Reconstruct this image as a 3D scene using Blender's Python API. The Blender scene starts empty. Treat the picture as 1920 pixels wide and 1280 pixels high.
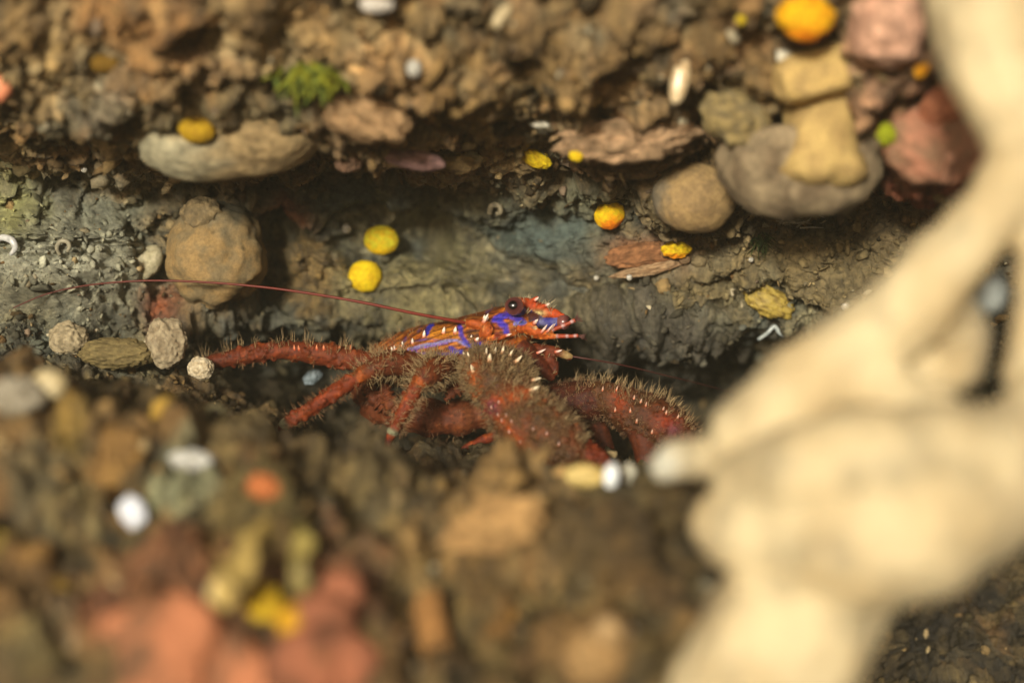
# Squat lobster in an encrusted rock crevice, macro view.  1 unit = 1 cm.
import bpy, bmesh, math, random
import numpy as np
from mathutils import Vector, Matrix
random.seed(7); rng = np.random.default_rng(11)
scene = bpy.context.scene
COL = scene.collection

# ---------------------------------------------------------------- camera, world, sun, exposure
CAM_D = 30.0                                   # distance from camera to the lobster, cm
cam_data = bpy.data.cameras.new('camera')
cam_data.lens = 56.25; cam_data.sensor_width = 36.0
cam_data.clip_start = 0.1; cam_data.clip_end = 500
cam_data.dof.use_dof = True
cam_data.dof.focus_distance = CAM_D + 0.15
cam_data.dof.aperture_fstop = 0.060
cam = bpy.data.objects.new('camera', cam_data); COL.objects.link(cam)
cam.location = (0, -CAM_D, 0); cam.rotation_euler = (math.radians(90), 0, 0)
scene.camera = cam

SUN_EL, SUN_AZ = math.radians(9), math.radians(-14)       # above the lens axis, from the left of the camera
world = bpy.data.worlds.new('World'); scene.world = world; world.use_nodes = True
wn = world.node_tree.nodes; wl = world.node_tree.links
sky = wn.new('ShaderNodeTexSky'); sky.sky_type = 'NISHITA'; sky.sun_disc = False
sky.sun_elevation = SUN_EL; sky.sun_rotation = math.radians(180) - SUN_AZ
sky.air_density = 0.35; sky.dust_density = 4.0; sky.ozone_density = 0.0
wl.new(sky.outputs[0], wn['Background'].inputs[0]); wn['Background'].inputs[1].default_value = 0.085
sun_data = bpy.data.lights.new('sun', 'SUN'); sun_data.energy = 3.9; sun_data.angle = math.radians(8.0)
sun_data.color = (1.0, 0.975, 0.86)
sun = bpy.data.objects.new('sun', sun_data); COL.objects.link(sun)
sd = Vector((math.sin(SUN_AZ) * math.cos(SUN_EL), -math.cos(SUN_AZ) * math.cos(SUN_EL), math.sin(SUN_EL)))
sun.rotation_euler = sd.to_track_quat('Z', 'Y').to_euler()
sun.location = sd * 60
scene.view_settings.view_transform = 'Standard'; scene.view_settings.look = 'None'
scene.view_settings.exposure = 0.05; scene.view_settings.gamma = 1.0
scene.cycles.use_denoising = True
scene.cycles.max_bounces = 6

# ---------------------------------------------------------------- helpers
def P(px, py, d=0.0):
    s = (CAM_D + d) / CAM_D
    return Vector(((px - 960) / 100 * s, d, (640 - py) / 100 * s))
def proj(v):
    s = CAM_D / (CAM_D + v[:, 1])
    return 960 + v[:, 0] * s * 100, 640 - v[:, 2] * s * 100
def lin(*c):
    c = np.array(c, dtype=float) / 255
    return np.where(c <= .04045, c / 12.92, ((c + .055) / 1.055) ** 2.4)

def chunked(fn):
    def run(p, *a, **k):
        if len(p) <= 16384: return fn(p, *a, **k)
        parts = [fn(p[i:i + 16384], *a, **k) for i in range(0, len(p), 16384)]
        if isinstance(parts[0], tuple): return tuple(np.concatenate(x) for x in zip(*parts))
        return np.concatenate(parts)
    return run
def _hash(i, j, k, seed):
    h = (i.astype(np.int64) * 374761393 + j.astype(np.int64) * 668265263 + k.astype(np.int64) * 2147483647 + seed * 974634777) & 0xffffffff
    h = ((h ^ (h >> 13)) * 1274126177) & 0xffffffff
    h = ((h ^ (h >> 16)) * 2246822519) & 0xffffffff
    return (h ^ (h >> 15)) & 0xffffffff
@chunked
def vnoise(p, seed=0):
    f = np.floor(p); t = p - f; f = f.astype(np.int64); u = t * t * t * (t * (t * 6 - 15) + 10)
    out = 0
    for a in (0, 1):
        for b in (0, 1):
            for c in (0, 1):
                h = _hash(f[:, 0] + a, f[:, 1] + b, f[:, 2] + c, seed)
                gd = ((h & 1023) / 511.5 - 1) * (t[:, 0] - a) + (((h >> 10) & 1023) / 511.5 - 1) * (t[:, 1] - b) + (((h >> 20) & 1023) / 511.5 - 1) * (t[:, 2] - c)
                w = (u[:, 0] if a else 1 - u[:, 0]) * (u[:, 1] if b else 1 - u[:, 1]) * (u[:, 2] if c else 1 - u[:, 2])
                out = out + w * gd
    return out
def fbm(p, octv=4, seed=0, ridged=False):
    s = 0; a = 1.0; tot = 0
    for o in range(octv):
        n = vnoise(p * 2 ** o + 17.3 * o, seed + o)
        s = s + a * ((1 - 2 * np.abs(n)) if ridged else n * 1.6); tot += a; a *= .52
    return s / tot
@chunked
def worley(p, seed=0):
    f = np.floor(p).astype(np.int64); n = len(p)
    d1 = np.full(n, 9.0); d2 = np.full(n, 9.0); idc = np.zeros(n, np.int64)
    for a in (-1, 0, 1):
        for b in (-1, 0, 1):
            for c in (-1, 0, 1):
                i, j, k = f[:, 0] + a, f[:, 1] + b, f[:, 2] + c
                h = _hash(i, j, k, seed)
                d = (i + (h & 1023) / 1023 - p[:, 0]) ** 2 + (j + ((h >> 10) & 1023) / 1023 - p[:, 1]) ** 2 + (k + ((h >> 20) & 1023) / 1023 - p[:, 2]) ** 2
                closer = d < d1
                d2 = np.where(closer, d1, np.minimum(d2, d)); idc = np.where(closer, h, idc); d1 = np.where(closer, d, d1)
    return np.sqrt(d1), np.sqrt(d2), idc
def dome(d1, r=0.75):
    return np.sqrt(np.clip(1 - (d1 / r) ** 2, 0, 1))
def sstep(a, b, x):
    t = np.clip((x - a) / (b - a), 0, 1); return t * t * (3 - 2 * t)
def mix(a, b, t):
    t = np.asarray(t)[:, None]; return a * (1 - t) + b * t

# ---------------------------------------------------------------- materials
def make_mat(name, rough=.75, fine=9.0, fine_amt=.35, bump=.25, bump_scale=14.0, bump_dist=.06, spec=.35, sss=0.0, coat=0.0):
    m = bpy.data.materials.new(name); m.use_nodes = True
    n = m.node_tree.nodes; l = m.node_tree.links; b = n['Principled BSDF']
    at = n.new('ShaderNodeAttribute'); at.attribute_name = 'Col'
    tc = n.new('ShaderNodeTexCoord')
    no = n.new('ShaderNodeTexNoise'); no.inputs['Scale'].default_value = fine; no.inputs['Detail'].default_value = 6; no.inputs['Roughness'].default_value = .65
    l.new(tc.outputs['Object'], no.inputs['Vector'])
    mr = n.new('ShaderNodeMapRange'); mr.inputs[1].default_value = .3; mr.inputs[2].default_value = .7
    mr.inputs[3].default_value = 1 - fine_amt; mr.inputs[4].default_value = 1 + fine_amt
    l.new(no.outputs['Fac'], mr.inputs[0])
    mx = n.new('ShaderNodeVectorMath'); mx.operation = 'MULTIPLY'
    l.new(at.outputs['Color'], mx.inputs[0]); l.new(mr.outputs[0], mx.inputs[1])
    l.new(mx.outputs[0], b.inputs['Base Color'])
    n2 = n.new('ShaderNodeTexNoise'); n2.inputs['Scale'].default_value = bump_scale; n2.inputs['Detail'].default_value = 8; n2.inputs['Roughness'].default_value = .7
    l.new(tc.outputs['Object'], n2.inputs['Vector'])
    bp = n.new('ShaderNodeBump'); bp.inputs['Strength'].default_value = bump; bp.inputs['Distance'].default_value = bump_dist
    l.new(n2.outputs['Fac'], bp.inputs['Height']); l.new(bp.outputs[0], b.inputs['Normal'])
    rr = n.new('ShaderNodeMapRange'); rr.inputs[3].default_value = max(.05, rough - .18); rr.inputs[4].default_value = min(1, rough + .15)
    l.new(n2.outputs['Fac'], rr.inputs[0]); l.new(rr.outputs[0], b.inputs['Roughness'])
    b.inputs['Specular IOR Level'].default_value = spec
    if sss:
        b.inputs['Subsurface Weight'].default_value = sss; b.inputs['Subsurface Radius'].default_value = (1, .6, .3); b.inputs['Subsurface Scale'].default_value = .12
    if coat:
        b.inputs['Coat Weight'].default_value = coat; b.inputs['Coat Roughness'].default_value = .12
    return m
M_ROCK = make_mat('encrusted_rock', rough=.52, fine=7, fine_amt=.55, bump=.8, bump_scale=9, bump_dist=.13, spec=.5)
M_LUMP = make_mat('crust_lump', rough=.8, fine=5, fine_amt=.5, bump=.8, bump_scale=9, bump_dist=.10, spec=.25)
M_SPONGE = make_mat('sponge', rough=.8, fine=16, fine_amt=.25, bump=.5, bump_scale=30, bump_dist=.03, spec=.25, sss=.04)
M_CREAM = make_mat('cream_sponge', rough=.7, fine=1.1, fine_amt=.13, bump=.35, bump_scale=2.5, bump_dist=.15, spec=.3, sss=.1)
M_SHELL = make_mat('shell', rough=.28, fine=12, fine_amt=.12, bump=.15, bump_scale=10, bump_dist=.03, spec=.6)
M_SHELLDULL = make_mat('dull_shell', rough=.6, fine=12, fine_amt=.25, bump=.3, bump_scale=16, bump_dist=.03)
M_BODY = make_mat('lobster_shell', rough=.62, fine=15, fine_amt=.35, bump=.55, bump_scale=22, bump_dist=.03, spec=.25)
M_HAIR = make_mat('seta', rough=.55, fine=3, fine_amt=.3, bump=0, spec=.4)
M_EYE = make_mat('eye', rough=.2, fine=10, fine_amt=.1, bump=0, spec=.5)
M_ANT = make_mat('antenna', rough=.5, fine=14, fine_amt=.2, bump=.1, spec=.35)

# ---------------------------------------------------------------- mesh output
def new_obj(name, verts, faces, mat, cols=None, parent=None, origin=None, smooth=True):
    verts = np.asarray(verts, dtype=np.float32)
    if origin is not None: verts = verts - np.array(origin, dtype=np.float32)
    me = bpy.data.meshes.new(name)
    if isinstance(faces, np.ndarray):
        nf, k = faces.shape
        me.vertices.add(len(verts)); me.vertices.foreach_set('co', verts.ravel())
        me.loops.add(nf * k); me.loops.foreach_set('vertex_index', faces.astype(np.int32).ravel())
        me.polygons.add(nf); me.polygons.foreach_set('loop_start', np.arange(0, nf * k, k, dtype=np.int32))
        me.update(calc_edges=True)
    else:
        me.from_pydata(verts.tolist(), [], [list(map(int, f)) for f in faces]); me.update()
    if smooth: me.polygons.foreach_set('use_smooth', np.ones(len(me.polygons), bool))
    if cols is not None: set_cols(me, cols)
    me.materials.append(mat)
    o = bpy.data.objects.new(name, me); COL.objects.link(o)
    if origin is not None: o.location = origin
    if parent is not None:
        o.parent = parent
        if origin is not None: o.location = Vector(origin) - parent_world(parent)
        else: o.location = -parent_world(parent)
    return o
def parent_world(p):
    v = Vector((0, 0, 0))
    while p is not None: v = v + p.location; p = p.parent
    return v
def set_cols(me, cols):
    cols = np.asarray(cols, dtype=np.float32)
    if cols.ndim == 1: cols = np.tile(cols, (len(me.vertices), 1))
    a = me.color_attributes.new('Col', 'FLOAT_COLOR', 'POINT')
    a.data.foreach_set('color', np.concatenate([np.clip(cols, 0, 1), np.ones((len(cols), 1), np.float32)], 1).astype(np.float32).ravel())
def tag(o, label, cat, group=None):
    o['label'] = label; o['category'] = cat
    if group: o['group'] = group
    return o
def empty(name, loc, label=None, cat=None, group=None):
    o = bpy.data.objects.new(name, None); o.location = loc; COL.objects.link(o)
    if label: tag(o, label, cat, group)
    return o
_ico = {}
def ico(n):
    if n not in _ico:
        bm = bmesh.new(); bmesh.ops.create_icosphere(bm, subdivisions=n, radius=1)
        v = np.array([x.co for x in bm.verts]); f = np.array([[w.index for w in q.verts] for q in bm.faces]); bm.free()
        _ico[n] = (v, f)
    return _ico[n]
def tube(pts, rad, seg=12, caps=True, sub=1):
    pts = [Vector(p) for p in pts]
    rad = list(rad) if hasattr(rad, '__len__') else [rad] * len(pts)
    if sub > 1:
        q, r = [], []
        n = len(pts)
        for i in range(n - 1):
            p0, p1, p2, p3 = pts[max(i - 1, 0)], pts[i], pts[i + 1], pts[min(i + 2, n - 1)]
            for k in range(sub):
                t = k / sub
                q.append(.5 * ((2 * p1) + (p2 - p0) * t + (2 * p0 - 5 * p1 + 4 * p2 - p3) * t * t + (3 * p1 - p0 - 3 * p2 + p3) * t ** 3))
                r.append(rad[i] * (1 - t) + rad[i + 1] * t)
        q.append(pts[-1]); r.append(rad[-1]); pts, rad = q, r
    V, F = [], []
    ref = Vector((0, 1, 0.13)).normalized(); up = None
    n = len(pts)
    for i in range(n):
        t = (pts[min(i + 1, n - 1)] - pts[max(i - 1, 0)])
        t = t.normalized() if t.length > 1e-9 else Vector((1, 0, 0))
        if up is None:
            up = (ref - t * ref.dot(t)).normalized()
        else:
            up = (up - t * up.dot(t)).normalized()
        sd_ = t.cross(up)
        for k in range(seg):
            a = 2 * math.pi * k / seg
            V.append(pts[i] + (up * math.cos(a) + sd_ * math.sin(a)) * rad[i])
    for i in range(n - 1):
        for k in range(seg):
            a, b = i * seg + k, i * seg + (k + 1) % seg
            F.append((a, b, b + seg, a + seg))
    if caps:
        F.append(tuple(range(seg))[::-1]); F.append(tuple(range((n - 1) * seg, n * seg)))
    return [tuple(v) for v in V], F
def remesh(prims, voxel, smooth_it=2, fac=.5):
    V, F = [], []
    for v, f in prims:
        o = len(V); V += [tuple(x) for x in v]; F += [tuple(int(i) + o for i in q) for q in f]
    me = bpy.data.meshes.new('tmp'); me.from_pydata(V, [], F); me.update()
    ob = bpy.data.objects.new('tmp', me); COL.objects.link(ob)
    md = ob.modifiers.new('r', 'REMESH'); md.mode = 'VOXEL'; md.voxel_size = voxel
    if smooth_it:
        s = ob.modifiers.new('s', 'SMOOTH'); s.iterations = smooth_it; s.factor = fac
    dg = bpy.context.evaluated_depsgraph_get()
    m2 = bpy.data.meshes.new_from_object(ob.evaluated_get(dg))
    bpy.data.objects.remove(ob); bpy.data.meshes.remove(me)
    n = len(m2.vertices); co = np.empty(n * 3, np.float32); m2.vertices.foreach_get('co', co)
    nr = np.empty(n * 3, np.float32); m2.vertex_normals.foreach_get('vector', nr)
    polys = [tuple(p.vertices) for p in m2.polygons]
    bpy.data.meshes.remove(m2)
    return co.reshape(-1, 3).astype(float), nr.reshape(-1, 3).astype(float), polys

# ---------------------------------------------------------------- the crevice: overhang, back wall, floor
def cr(tab, u):
    """Catmull-Rom along axis 0 of tab at parameters u"""
    n = tab.shape[0]; i = np.clip(np.floor(u).astype(int), 0, n - 2); t = (u - i).reshape(-1, *([1] * (tab.ndim - 1)))
    p0, p1, p2, p3 = tab[np.maximum(i - 1, 0)], tab[i], tab[i + 1], tab[np.minimum(i + 2, n - 1)]
    return .5 * (2 * p1 + (p2 - p0) * t + (2 * p0 - 5 * p1 + 4 * p2 - p3) * t ** 2 + (3 * p1 - p0 - 3 * p2 + p3) * t ** 3)
COLS = [-900, 0, 320, 640, 960, 1280, 1600, 1920, 2900]
top = [(-1600, -15), (-420, -8.5), (-60, -5.6)]
R = {
 0:    [(70, -6.2), (150, -5.2), (215, -3.2), (262, -1.8), (300, -.2), (330, .6), (400, 1.0), (480, 1.1), (560, .9), (620, .6), (640, .3), (660, 0), (682, -.6), (694, -1.5), (704, -2.5), (710, -3.5), (716, -5), (790, -6.3), (905, -7.2), (1060, -8.2), (1300, -9.8)],
 320:  [(70, -6.2), (160, -5.2), (222, -3.2), (270, -1.6), (318, 0), (350, 1.4), (410, 1.9), (480, 2.0), (560, 1.8), (620, 1.5), (655, 1.6), (695, 1.2), (725, .5), (750, -.5), (772, -1.8), (790, -3.2), (800, -5), (880, -6.4), (980, -7.3), (1110, -8.2), (1310, -9.6)],
 640:  [(65, -6.1), (155, -5), (215, -3), (266, -1.4), (318, .2), (348, 1.7), (410, 2.5), (480, 2.8), (555, 2.8), (612, 2.7), (645, 5.6), (735, 6.6), (800, 5.0), (838, 2), (858, -.8), (868, -3.2), (870, -5), (950, -6.4), (1060, -7.3), (1180, -8.2), (1330, -9.6)],
 960:  [(60, -6), (150, -5), (212, -3), (268, -1.3), (322, .2), (350, 1.6), (410, 2.5), (480, 2.8), (550, 2.8), (605, 2.6), (640, 6), (740, 8), (815, 6), (850, 2.6), (874, -.6), (910, -3), (946, -5), (1000, -6.3), (1090, -7.3), (1200, -8.2), (1330, -9.5)],
 1280: [(60, -6), (150, -5), (215, -3.1), (280, -1.5), (345, -.1), (390, .5), (440, .9), (490, 1.1), (540, 1.8), (600, 2.1), (650, 5.4), (740, 7.5), (815, 6), (865, 2.4), (893, -.6), (915, -3), (925, -5), (985, -6.1), (1080, -6.9), (1200, -7.6), (1330, -9)],
 1600: [(60, -6), (150, -5), (230, -3.3), (310, -1.6), (375, -.2), (405, .3), (445, .5), (500, .7), (560, 1.1), (620, 1.4), (660, 3.6), (740, 6), (820, 6), (890, 5), (960, 4), (1010, 3.2), (1060, 2.6), (1120, 2.2), (1190, 1.8), (1270, 1.2), (1500, -2)],
 1920: [(60, -6.3), (150, -5.4), (230, -3.8), (310, -2.2), (375, -1), (405, -.4), (445, 0), (500, .3), (560, .6), (620, .8), (660, 1.5), (740, 3), (820, 4), (890, 4), (960, 3.6), (1010, 3.2), (1060, 2.8), (1120, 2.4), (1200, 2.0), (1290, 1.4), (1520, -2)],
}
bottom = [(1750, -12), (2600, -16)]
for c_ in list(R):
    R[c_][:4] = [(py_, d_ * .74) for py_, d_ in R[c_][:4]]
R[-900] = R[0]; R[2900] = R[1920]
tab = np.array([[top[0], top[1], top[2], *R[c], *bottom] for c in COLS], dtype=float)      # (cols, rows, 2)
NR = tab.shape[1]
u = np.concatenate([np.linspace(0, 1, 40)[:-1], np.linspace(1, 7, 480)[:-1], np.linspace(7, 8, 40)])
v = np.concatenate([np.linspace(0, 2, 40)[:-1], np.linspace(2, 11, 340)[:-1], np.linspace(11, 14, 190)[:-1], np.linspace(14, 23, 310)[:-1], np.linspace(23, NR - 1, 40)])
g = cr(tab, u)                                            # (U, rows, 2)
g = cr(np.swapaxes(g, 0, 1), v)                           # (V, U, 2)
pxs = np.interp(u, np.arange(9), COLS)
s = (CAM_D + g[..., 1]) / CAM_D
base = np.stack([(pxs[None, :] - 960) / 100 * s, g[..., 1], (640 - g[..., 0]) / 100 * s], -1)
du = np.gradient(base, axis=1); dv = np.gradient(base, axis=0)
nrm = np.cross(du, dv); nrm /= np.linalg.norm(nrm, axis=2, keepdims=True) + 1e-9
for _ in range(60):
    nrm[1:-1] = (nrm[:-2] + 2 * nrm[1:-1] + nrm[2:]) / 4
nrm /= np.linalg.norm(nrm, axis=2, keepdims=True) + 1e-9
if nrm[len(v) // 4, len(u) // 2, 1] > 0: nrm = -nrm
Vn, Un = base.shape[:2]
b = base.reshape(-1, 3); n_ = nrm.reshape(-1, 3)
vrow = np.repeat(v, Un); ppx = np.tile(pxs, Vn); ppy = g[..., 0].ravel()
warp = np.stack([vnoise(b * .9 + 5, 31), vnoise(b * .9 + 9, 32), vnoise(b * .9 + 2, 33)], 1)
q = b + .45 * warp
wc, wc2, wid = worley(q * np.array([.8, .8, 1.0]), 3)             # big lumps
wm, wm2, mid_ = worley(q * 2.1, 5)                               # medium
wf, wf2, fid = worley(b * 5.2 + .3 * warp, 8)                    # small
isfloor = sstep(13.5, 15.5, vrow); isceil = 1 - sstep(6.5, 9.0, vrow); iswall = np.clip(1 - isfloor - isceil, 0, 1)
h1 = (wid % 997) / 997.; h2 = (mid_ % 991) / 991.; h3 = (fid % 983) / 983.
amp = 1 - .05 * iswall + .35 * isceil * (1 - sstep(4.5, 6.5, vrow)) + .5 * sstep(18.2, 19.5, vrow)
disp = amp * (.34 * fbm(b * .45, 3, 40) + .42 * dome(wc, .85) * (.3 + .9 * h1) + (.22 - .07 * isceil) * dome(wm, .8) * (h2 > .3) * (.4 + h2) + (.085 - .04 * isceil) * dome(wf, .8) * (h3 > .35) * (.4 + h3)
     + .16 * fbm(b * 2.2 + warp, 4, 46, True) + .09 * fbm(b * 5, 4, 44, True)) - .5
cave = np.exp(-(((ppx - 805) / 50) ** 2 + ((ppy - 440) / 36) ** 2) * 1.2)
cleft = np.exp(-(((ppx - 515) / 30) ** 2 + ((ppy - 480) / 110) ** 2))
disp -= 1.5 * cave + 1.3 * cleft
BUMPS = [
 (342, 930, 55, 40, 20, (156, 154, 122), (126, 122, 92)),
 (125, 850, 38, 38, 0, (180, 146, 70), (148, 118, 54)),
 (205, 900, 55, 38, 0, (176, 130, 70), (146, 104, 54)),
 (145, 990, 50, 62, 25, (168, 146, 100), (130, 106, 66)),
 (70, 925, 55, 50, 0, (120, 104, 74), (92, 80, 56)),
 (950, 1080, 24, 62, -25, (168, 136, 88), (136, 108, 66)),
   # px, py, half width, half height, tilt, colours: rounded lumps grown into the rock
 (560, 372, 90, 36, 6, (112, 110, 92), (86, 86, 74)), (950, 385, 74, 40, -4, (110, 106, 84), (86, 84, 70)), (1115, 365, 56, 36, 0, (128, 120, 92), (98, 92, 72)), (1190, 548, 96, 44, 4, (104, 94, 68), (82, 76, 58)), (1330, 525, 90, 40, -6, (126, 108, 72), (96, 84, 58)), (30, 390, 60, 56, 0, (150, 144, 100), (112, 110, 84)), (200, 420, 90, 50, 8, (126, 124, 106), (96, 94, 80)), (215, 560, 110, 46, 0, (132, 124, 100), (102, 96, 78)), (60, 585, 90, 40, 0, (132, 122, 92), (102, 94, 70)), (1560, 500, 110, 50, -8, (132, 114, 78), (100, 88, 62)),
 (588, 505, 58, 82, 0, (118, 92, 48), (98, 76, 42)),
 (775, 545, 128, 66, 0, (138, 126, 86), (108, 98, 68)),
 (870, 500, 66, 46, 0, (116, 106, 72), (92, 84, 60)),
 (1705, 195, 62, 42, -20, (142, 128, 92), (110, 98, 70)),
 (250, 30, 118, 56, 0, (168, 122, 74), (140, 96, 54)),
 (102, 96, 38, 44, 0, (164, 134, 88), (130, 102, 62)),
 (215, 168, 48, 26, 0, (156, 140, 116), (124, 108, 90)),
 (385, 130, 88, 30, -10, (172, 136, 96), (136, 106, 74)),
 (730, 100, 82, 44, 14, (178, 136, 90), (142, 106, 68)),
 (830, 120, 36, 60, 25, (142, 110, 68), (118, 90, 54)),
 (905, 150, 36, 48, -20, (164, 130, 84), (118, 90, 54)),
 (1010, 40, 60, 40, 30, (142, 110, 68), (118, 90, 54)),
 (1065, 130, 52, 62, -10, (164, 130, 84), (118, 90, 54)),
 (1150, 60, 40, 62, 32, (142, 110, 68), (118, 90, 54)),
 (1210, 25, 50, 34, 20, (164, 130, 84), (118, 90, 54)),
 (480, 40, 46, 60, -30, (142, 110, 68), (118, 90, 54)),
 (590, 70, 60, 42, 12, (164, 130, 84), (118, 90, 54)),
 (1330, 60, 46, 40, -25, (142, 110, 68), (118, 90, 54)),
 (40, 40, 60, 46, 10, (164, 130, 84), (118, 90, 54)),
 (1420, 120, 40, 34, 40, (142, 110, 68), (118, 90, 54)),
 (1130, 600, 56, 44, 0, (98, 88, 66), (76, 68, 50)),
 (1030, 448, 124, 36, 8, (88, 92, 80), (68, 72, 62)),
 (690, 360, 92, 26, 0, (92, 96, 88), (70, 74, 68)),
 (14, 1032, 36, 32, 0, (164, 136, 60), (130, 104, 46)),
 (50, 1090, 60, 40, 10, (158, 116, 66), (120, 86, 48)),
 (20, 1200, 56, 42, 0, (150, 110, 62), (110, 80, 46)),
 (75, 1258, 46, 34, 0, (150, 128, 82), (112, 94, 56)),
 (350, 1010, 52, 36, 0, (104, 92, 72), (78, 68, 50)),
 (260, 1110, 72, 44, -8, (170, 130, 84), (138, 100, 62)),
 (462, 838, 46, 24, 18, (150, 126, 82), (112, 92, 56)),
 (678, 938, 34, 26, 20, (140, 118, 76), (104, 86, 52)),
 (512, 1050, 34, 60, 8, (126, 106, 52), (98, 82, 40)),
 (770, 1075, 40, 50, 12, (172, 132, 78), (136, 104, 62)),
 (890, 1120, 40, 46, 10, (128, 96, 52), (98, 74, 42)),
 (935, 1210, 26, 52, 35, (150, 104, 50), (118, 82, 42)),
 (1110, 1045, 84, 60, 0, (98, 76, 44), (76, 58, 34)),
 (1180, 1090, 40, 90, -16, (108, 80, 44), (82, 62, 36)),
 (1290, 1160, 56, 66, -20, (74, 64, 56), (54, 46, 40)),
 (1245, 965, 40, 32, 0, (114, 86, 40), (90, 68, 34)),
 (720, 1245, 50, 40, 0, (140, 104, 60), (104, 78, 46)),
 (685, 1080, 26, 56, 0, (104, 94, 68), (80, 72, 52)),
 (615, 1030, 32, 30, 0, (98, 86, 68), (76, 66, 52)),
 (1010, 1265, 56, 34, 0, (118, 84, 46), (92, 66, 38)),
 (405, 480, 118, 120, 0, (118, 96, 62), (100, 86, 62)),
 (430, 212, 200, 48, -4, (130, 112, 80), (100, 86, 60)),
 (1302, 372, 98, 80, 0, (124, 104, 72), (104, 88, 62)),
 (690, 218, 100, 54, 18, (150, 116, 80), (120, 92, 62)),
 (1185, 252, 140, 58, -6, (140, 108, 78), (110, 86, 62)),
 (1662, 60, 80, 80, 0, (160, 118, 92), (130, 100, 78)),
 (1752, 262, 130, 108, 0, (160, 98, 72), (130, 84, 60)),
 (1235, 625, 130, 70, 0, (92, 84, 72), (76, 70, 60)),
 (930, 990, 110, 66, -14, (150, 116, 72), (120, 94, 58)),
 (1110, 1240, 70, 60, 0, (150, 112, 66), (120, 88, 50)),
 (320, 1210, 180, 110, 0, (150, 92, 60), (120, 74, 48)),
 (610, 1190, 100, 110, 0, (130, 78, 50), (100, 64, 42)),
 (470, 1060, 90, 120, 0, (130, 108, 62), (100, 84, 46)),
 (110, 480, 150, 120, 0, (140, 134, 112), (112, 106, 88)),
]
bcol = []
for bx_, by_, rx_, ry_, rot_, c1_, c2_ in BUMPS:
    mk = np.nonzero((np.abs(ppx - bx_) < 1.6 * max(rx_, ry_)) & (np.abs(ppy - by_) < 1.6 * max(rx_, ry_)))[0]
    if not len(mk): continue
    ca_, sa_ = math.cos(math.radians(rot_)), math.sin(math.radians(rot_))
    uu = (ppx[mk] - bx_) * ca_ + (ppy[mk] - by_) * sa_; vv_ = -(ppx[mk] - bx_) * sa_ + (ppy[mk] - by_) * ca_
    nz = fbm(b[mk] * 1.3 + bx_ * .01, 3, 90); nz2 = fbm(b[mk] * 3.2 + bx_ * .02, 3, 91)
    e = np.sqrt((uu / rx_) ** 2 + (vv_ / ry_) ** 2) * (1 + .3 * nz) + .35 * nz + .12 * nz2
    hgt = min(rx_, ry_) / 100 * .8 * (CAM_D + np.median(g[..., 1].ravel()[mk])) / CAM_D
    disp[mk] += hgt * np.clip(1 - (e / 1.15) ** 2, 0, 1) ** .75 * (1 + .25 * nz2)
    bcol.append((mk, sstep(1.25, .7, e + .25 * nz2), sstep(-.25, .3, nz2 + .5 * nz), c1_, c2_))
pos = b + n_ * disp[:, None]
# colours: what lives or lies on the rock, patch by patch, plus shade painted in by dark dabs
tanp = np.array([lin(160, 128, 84), lin(136, 104, 64), lin(112, 90, 58), lin(182, 154, 112), lin(122, 108, 88), lin(88, 70, 44), lin(164, 122, 80), lin(96, 86, 66)])
grey = np.array([lin(96, 94, 78), lin(84, 84, 74), lin(112, 104, 80), lin(70, 68, 54), lin(100, 100, 92), lin(84, 70, 46), lin(118, 102, 70), lin(60, 58, 46)])
mud = np.array([lin(98, 80, 46), lin(70, 56, 30), lin(124, 100, 60), lin(58, 48, 28), lin(150, 122, 76), lin(100, 86, 62), lin(80, 66, 38), lin(146, 106, 62)])
def pal(pl, hh): return pl[np.minimum((hh * 8).astype(int), 7)]
def palmix(pl):
    a = pal(pl, h1); bb = pal(pl, (h2 * 7.31) % 1); c = pal(pl, (h3 * 5.77) % 1)
    return .42 * a + .38 * bb + .2 * c
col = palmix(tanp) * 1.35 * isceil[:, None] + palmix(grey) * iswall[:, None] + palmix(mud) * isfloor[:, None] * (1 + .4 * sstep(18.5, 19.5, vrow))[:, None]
col *= (.92 + .45 * fbm(b * 2.5, 4, 60))[:, None]
# silt-dark joints between crusts and pale specks
speck = (h3 > .965) & (wf < .16 + 3 * (h3 - .965) * 2)
col = np.where(speck[:, None], col * .4 + lin(205, 195, 170) * .6, col)
rust = sstep(.22, .4, fbm(b * .8 + 30, 3, 71)) * (.25 + .75 * isceil)
col = mix(col, np.tile(lin(150, 92, 52), (len(col), 1)), rust * .25)
slate = sstep(.15, .35, fbm(b * .6 + 60, 3, 73)) * (iswall + .25 * isceil)
col = mix(col, np.tile(lin(92, 97, 86), (len(col), 1)), slate * .5)
beige = sstep(.05, .3, fbm(b * .75 + 110, 4, 77)) * iswall
col = mix(col, np.tile(lin(146, 132, 98), (len(col), 1)), beige * .6)
blotch = sstep(.12, .3, fbm(b * 1.4 + 140, 4, 78)) * iswall
col = mix(col, np.tile(lin(58, 54, 42), (len(col), 1)), blotch * .5)
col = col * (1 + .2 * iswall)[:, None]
silt = sstep(.1, .4, fbm(b * 1.7 + 80, 4, 75)) * .6
col = mix(col, np.tile(lin(50, 43, 28), (len(col), 1)), silt * (1 + .4 * isfloor))
for mk, w_, m_, c1_, c2_ in bcol:
    col[mk] = mix(col[mk], mix(np.tile(lin(*c1_), (len(mk), 1)), np.tile(lin(*c2_), (len(mk), 1)), m_), w_ * .8) * (1 + .3 * fbm(b[mk] * 4, 3, 95))[:, None]
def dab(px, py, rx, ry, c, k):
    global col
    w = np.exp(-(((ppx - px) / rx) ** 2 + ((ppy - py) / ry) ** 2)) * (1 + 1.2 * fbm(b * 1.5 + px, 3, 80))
    col = mix(col, np.tile(lin(*c), (len(col), 1)), np.clip(w * k, 0, 1))
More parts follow.
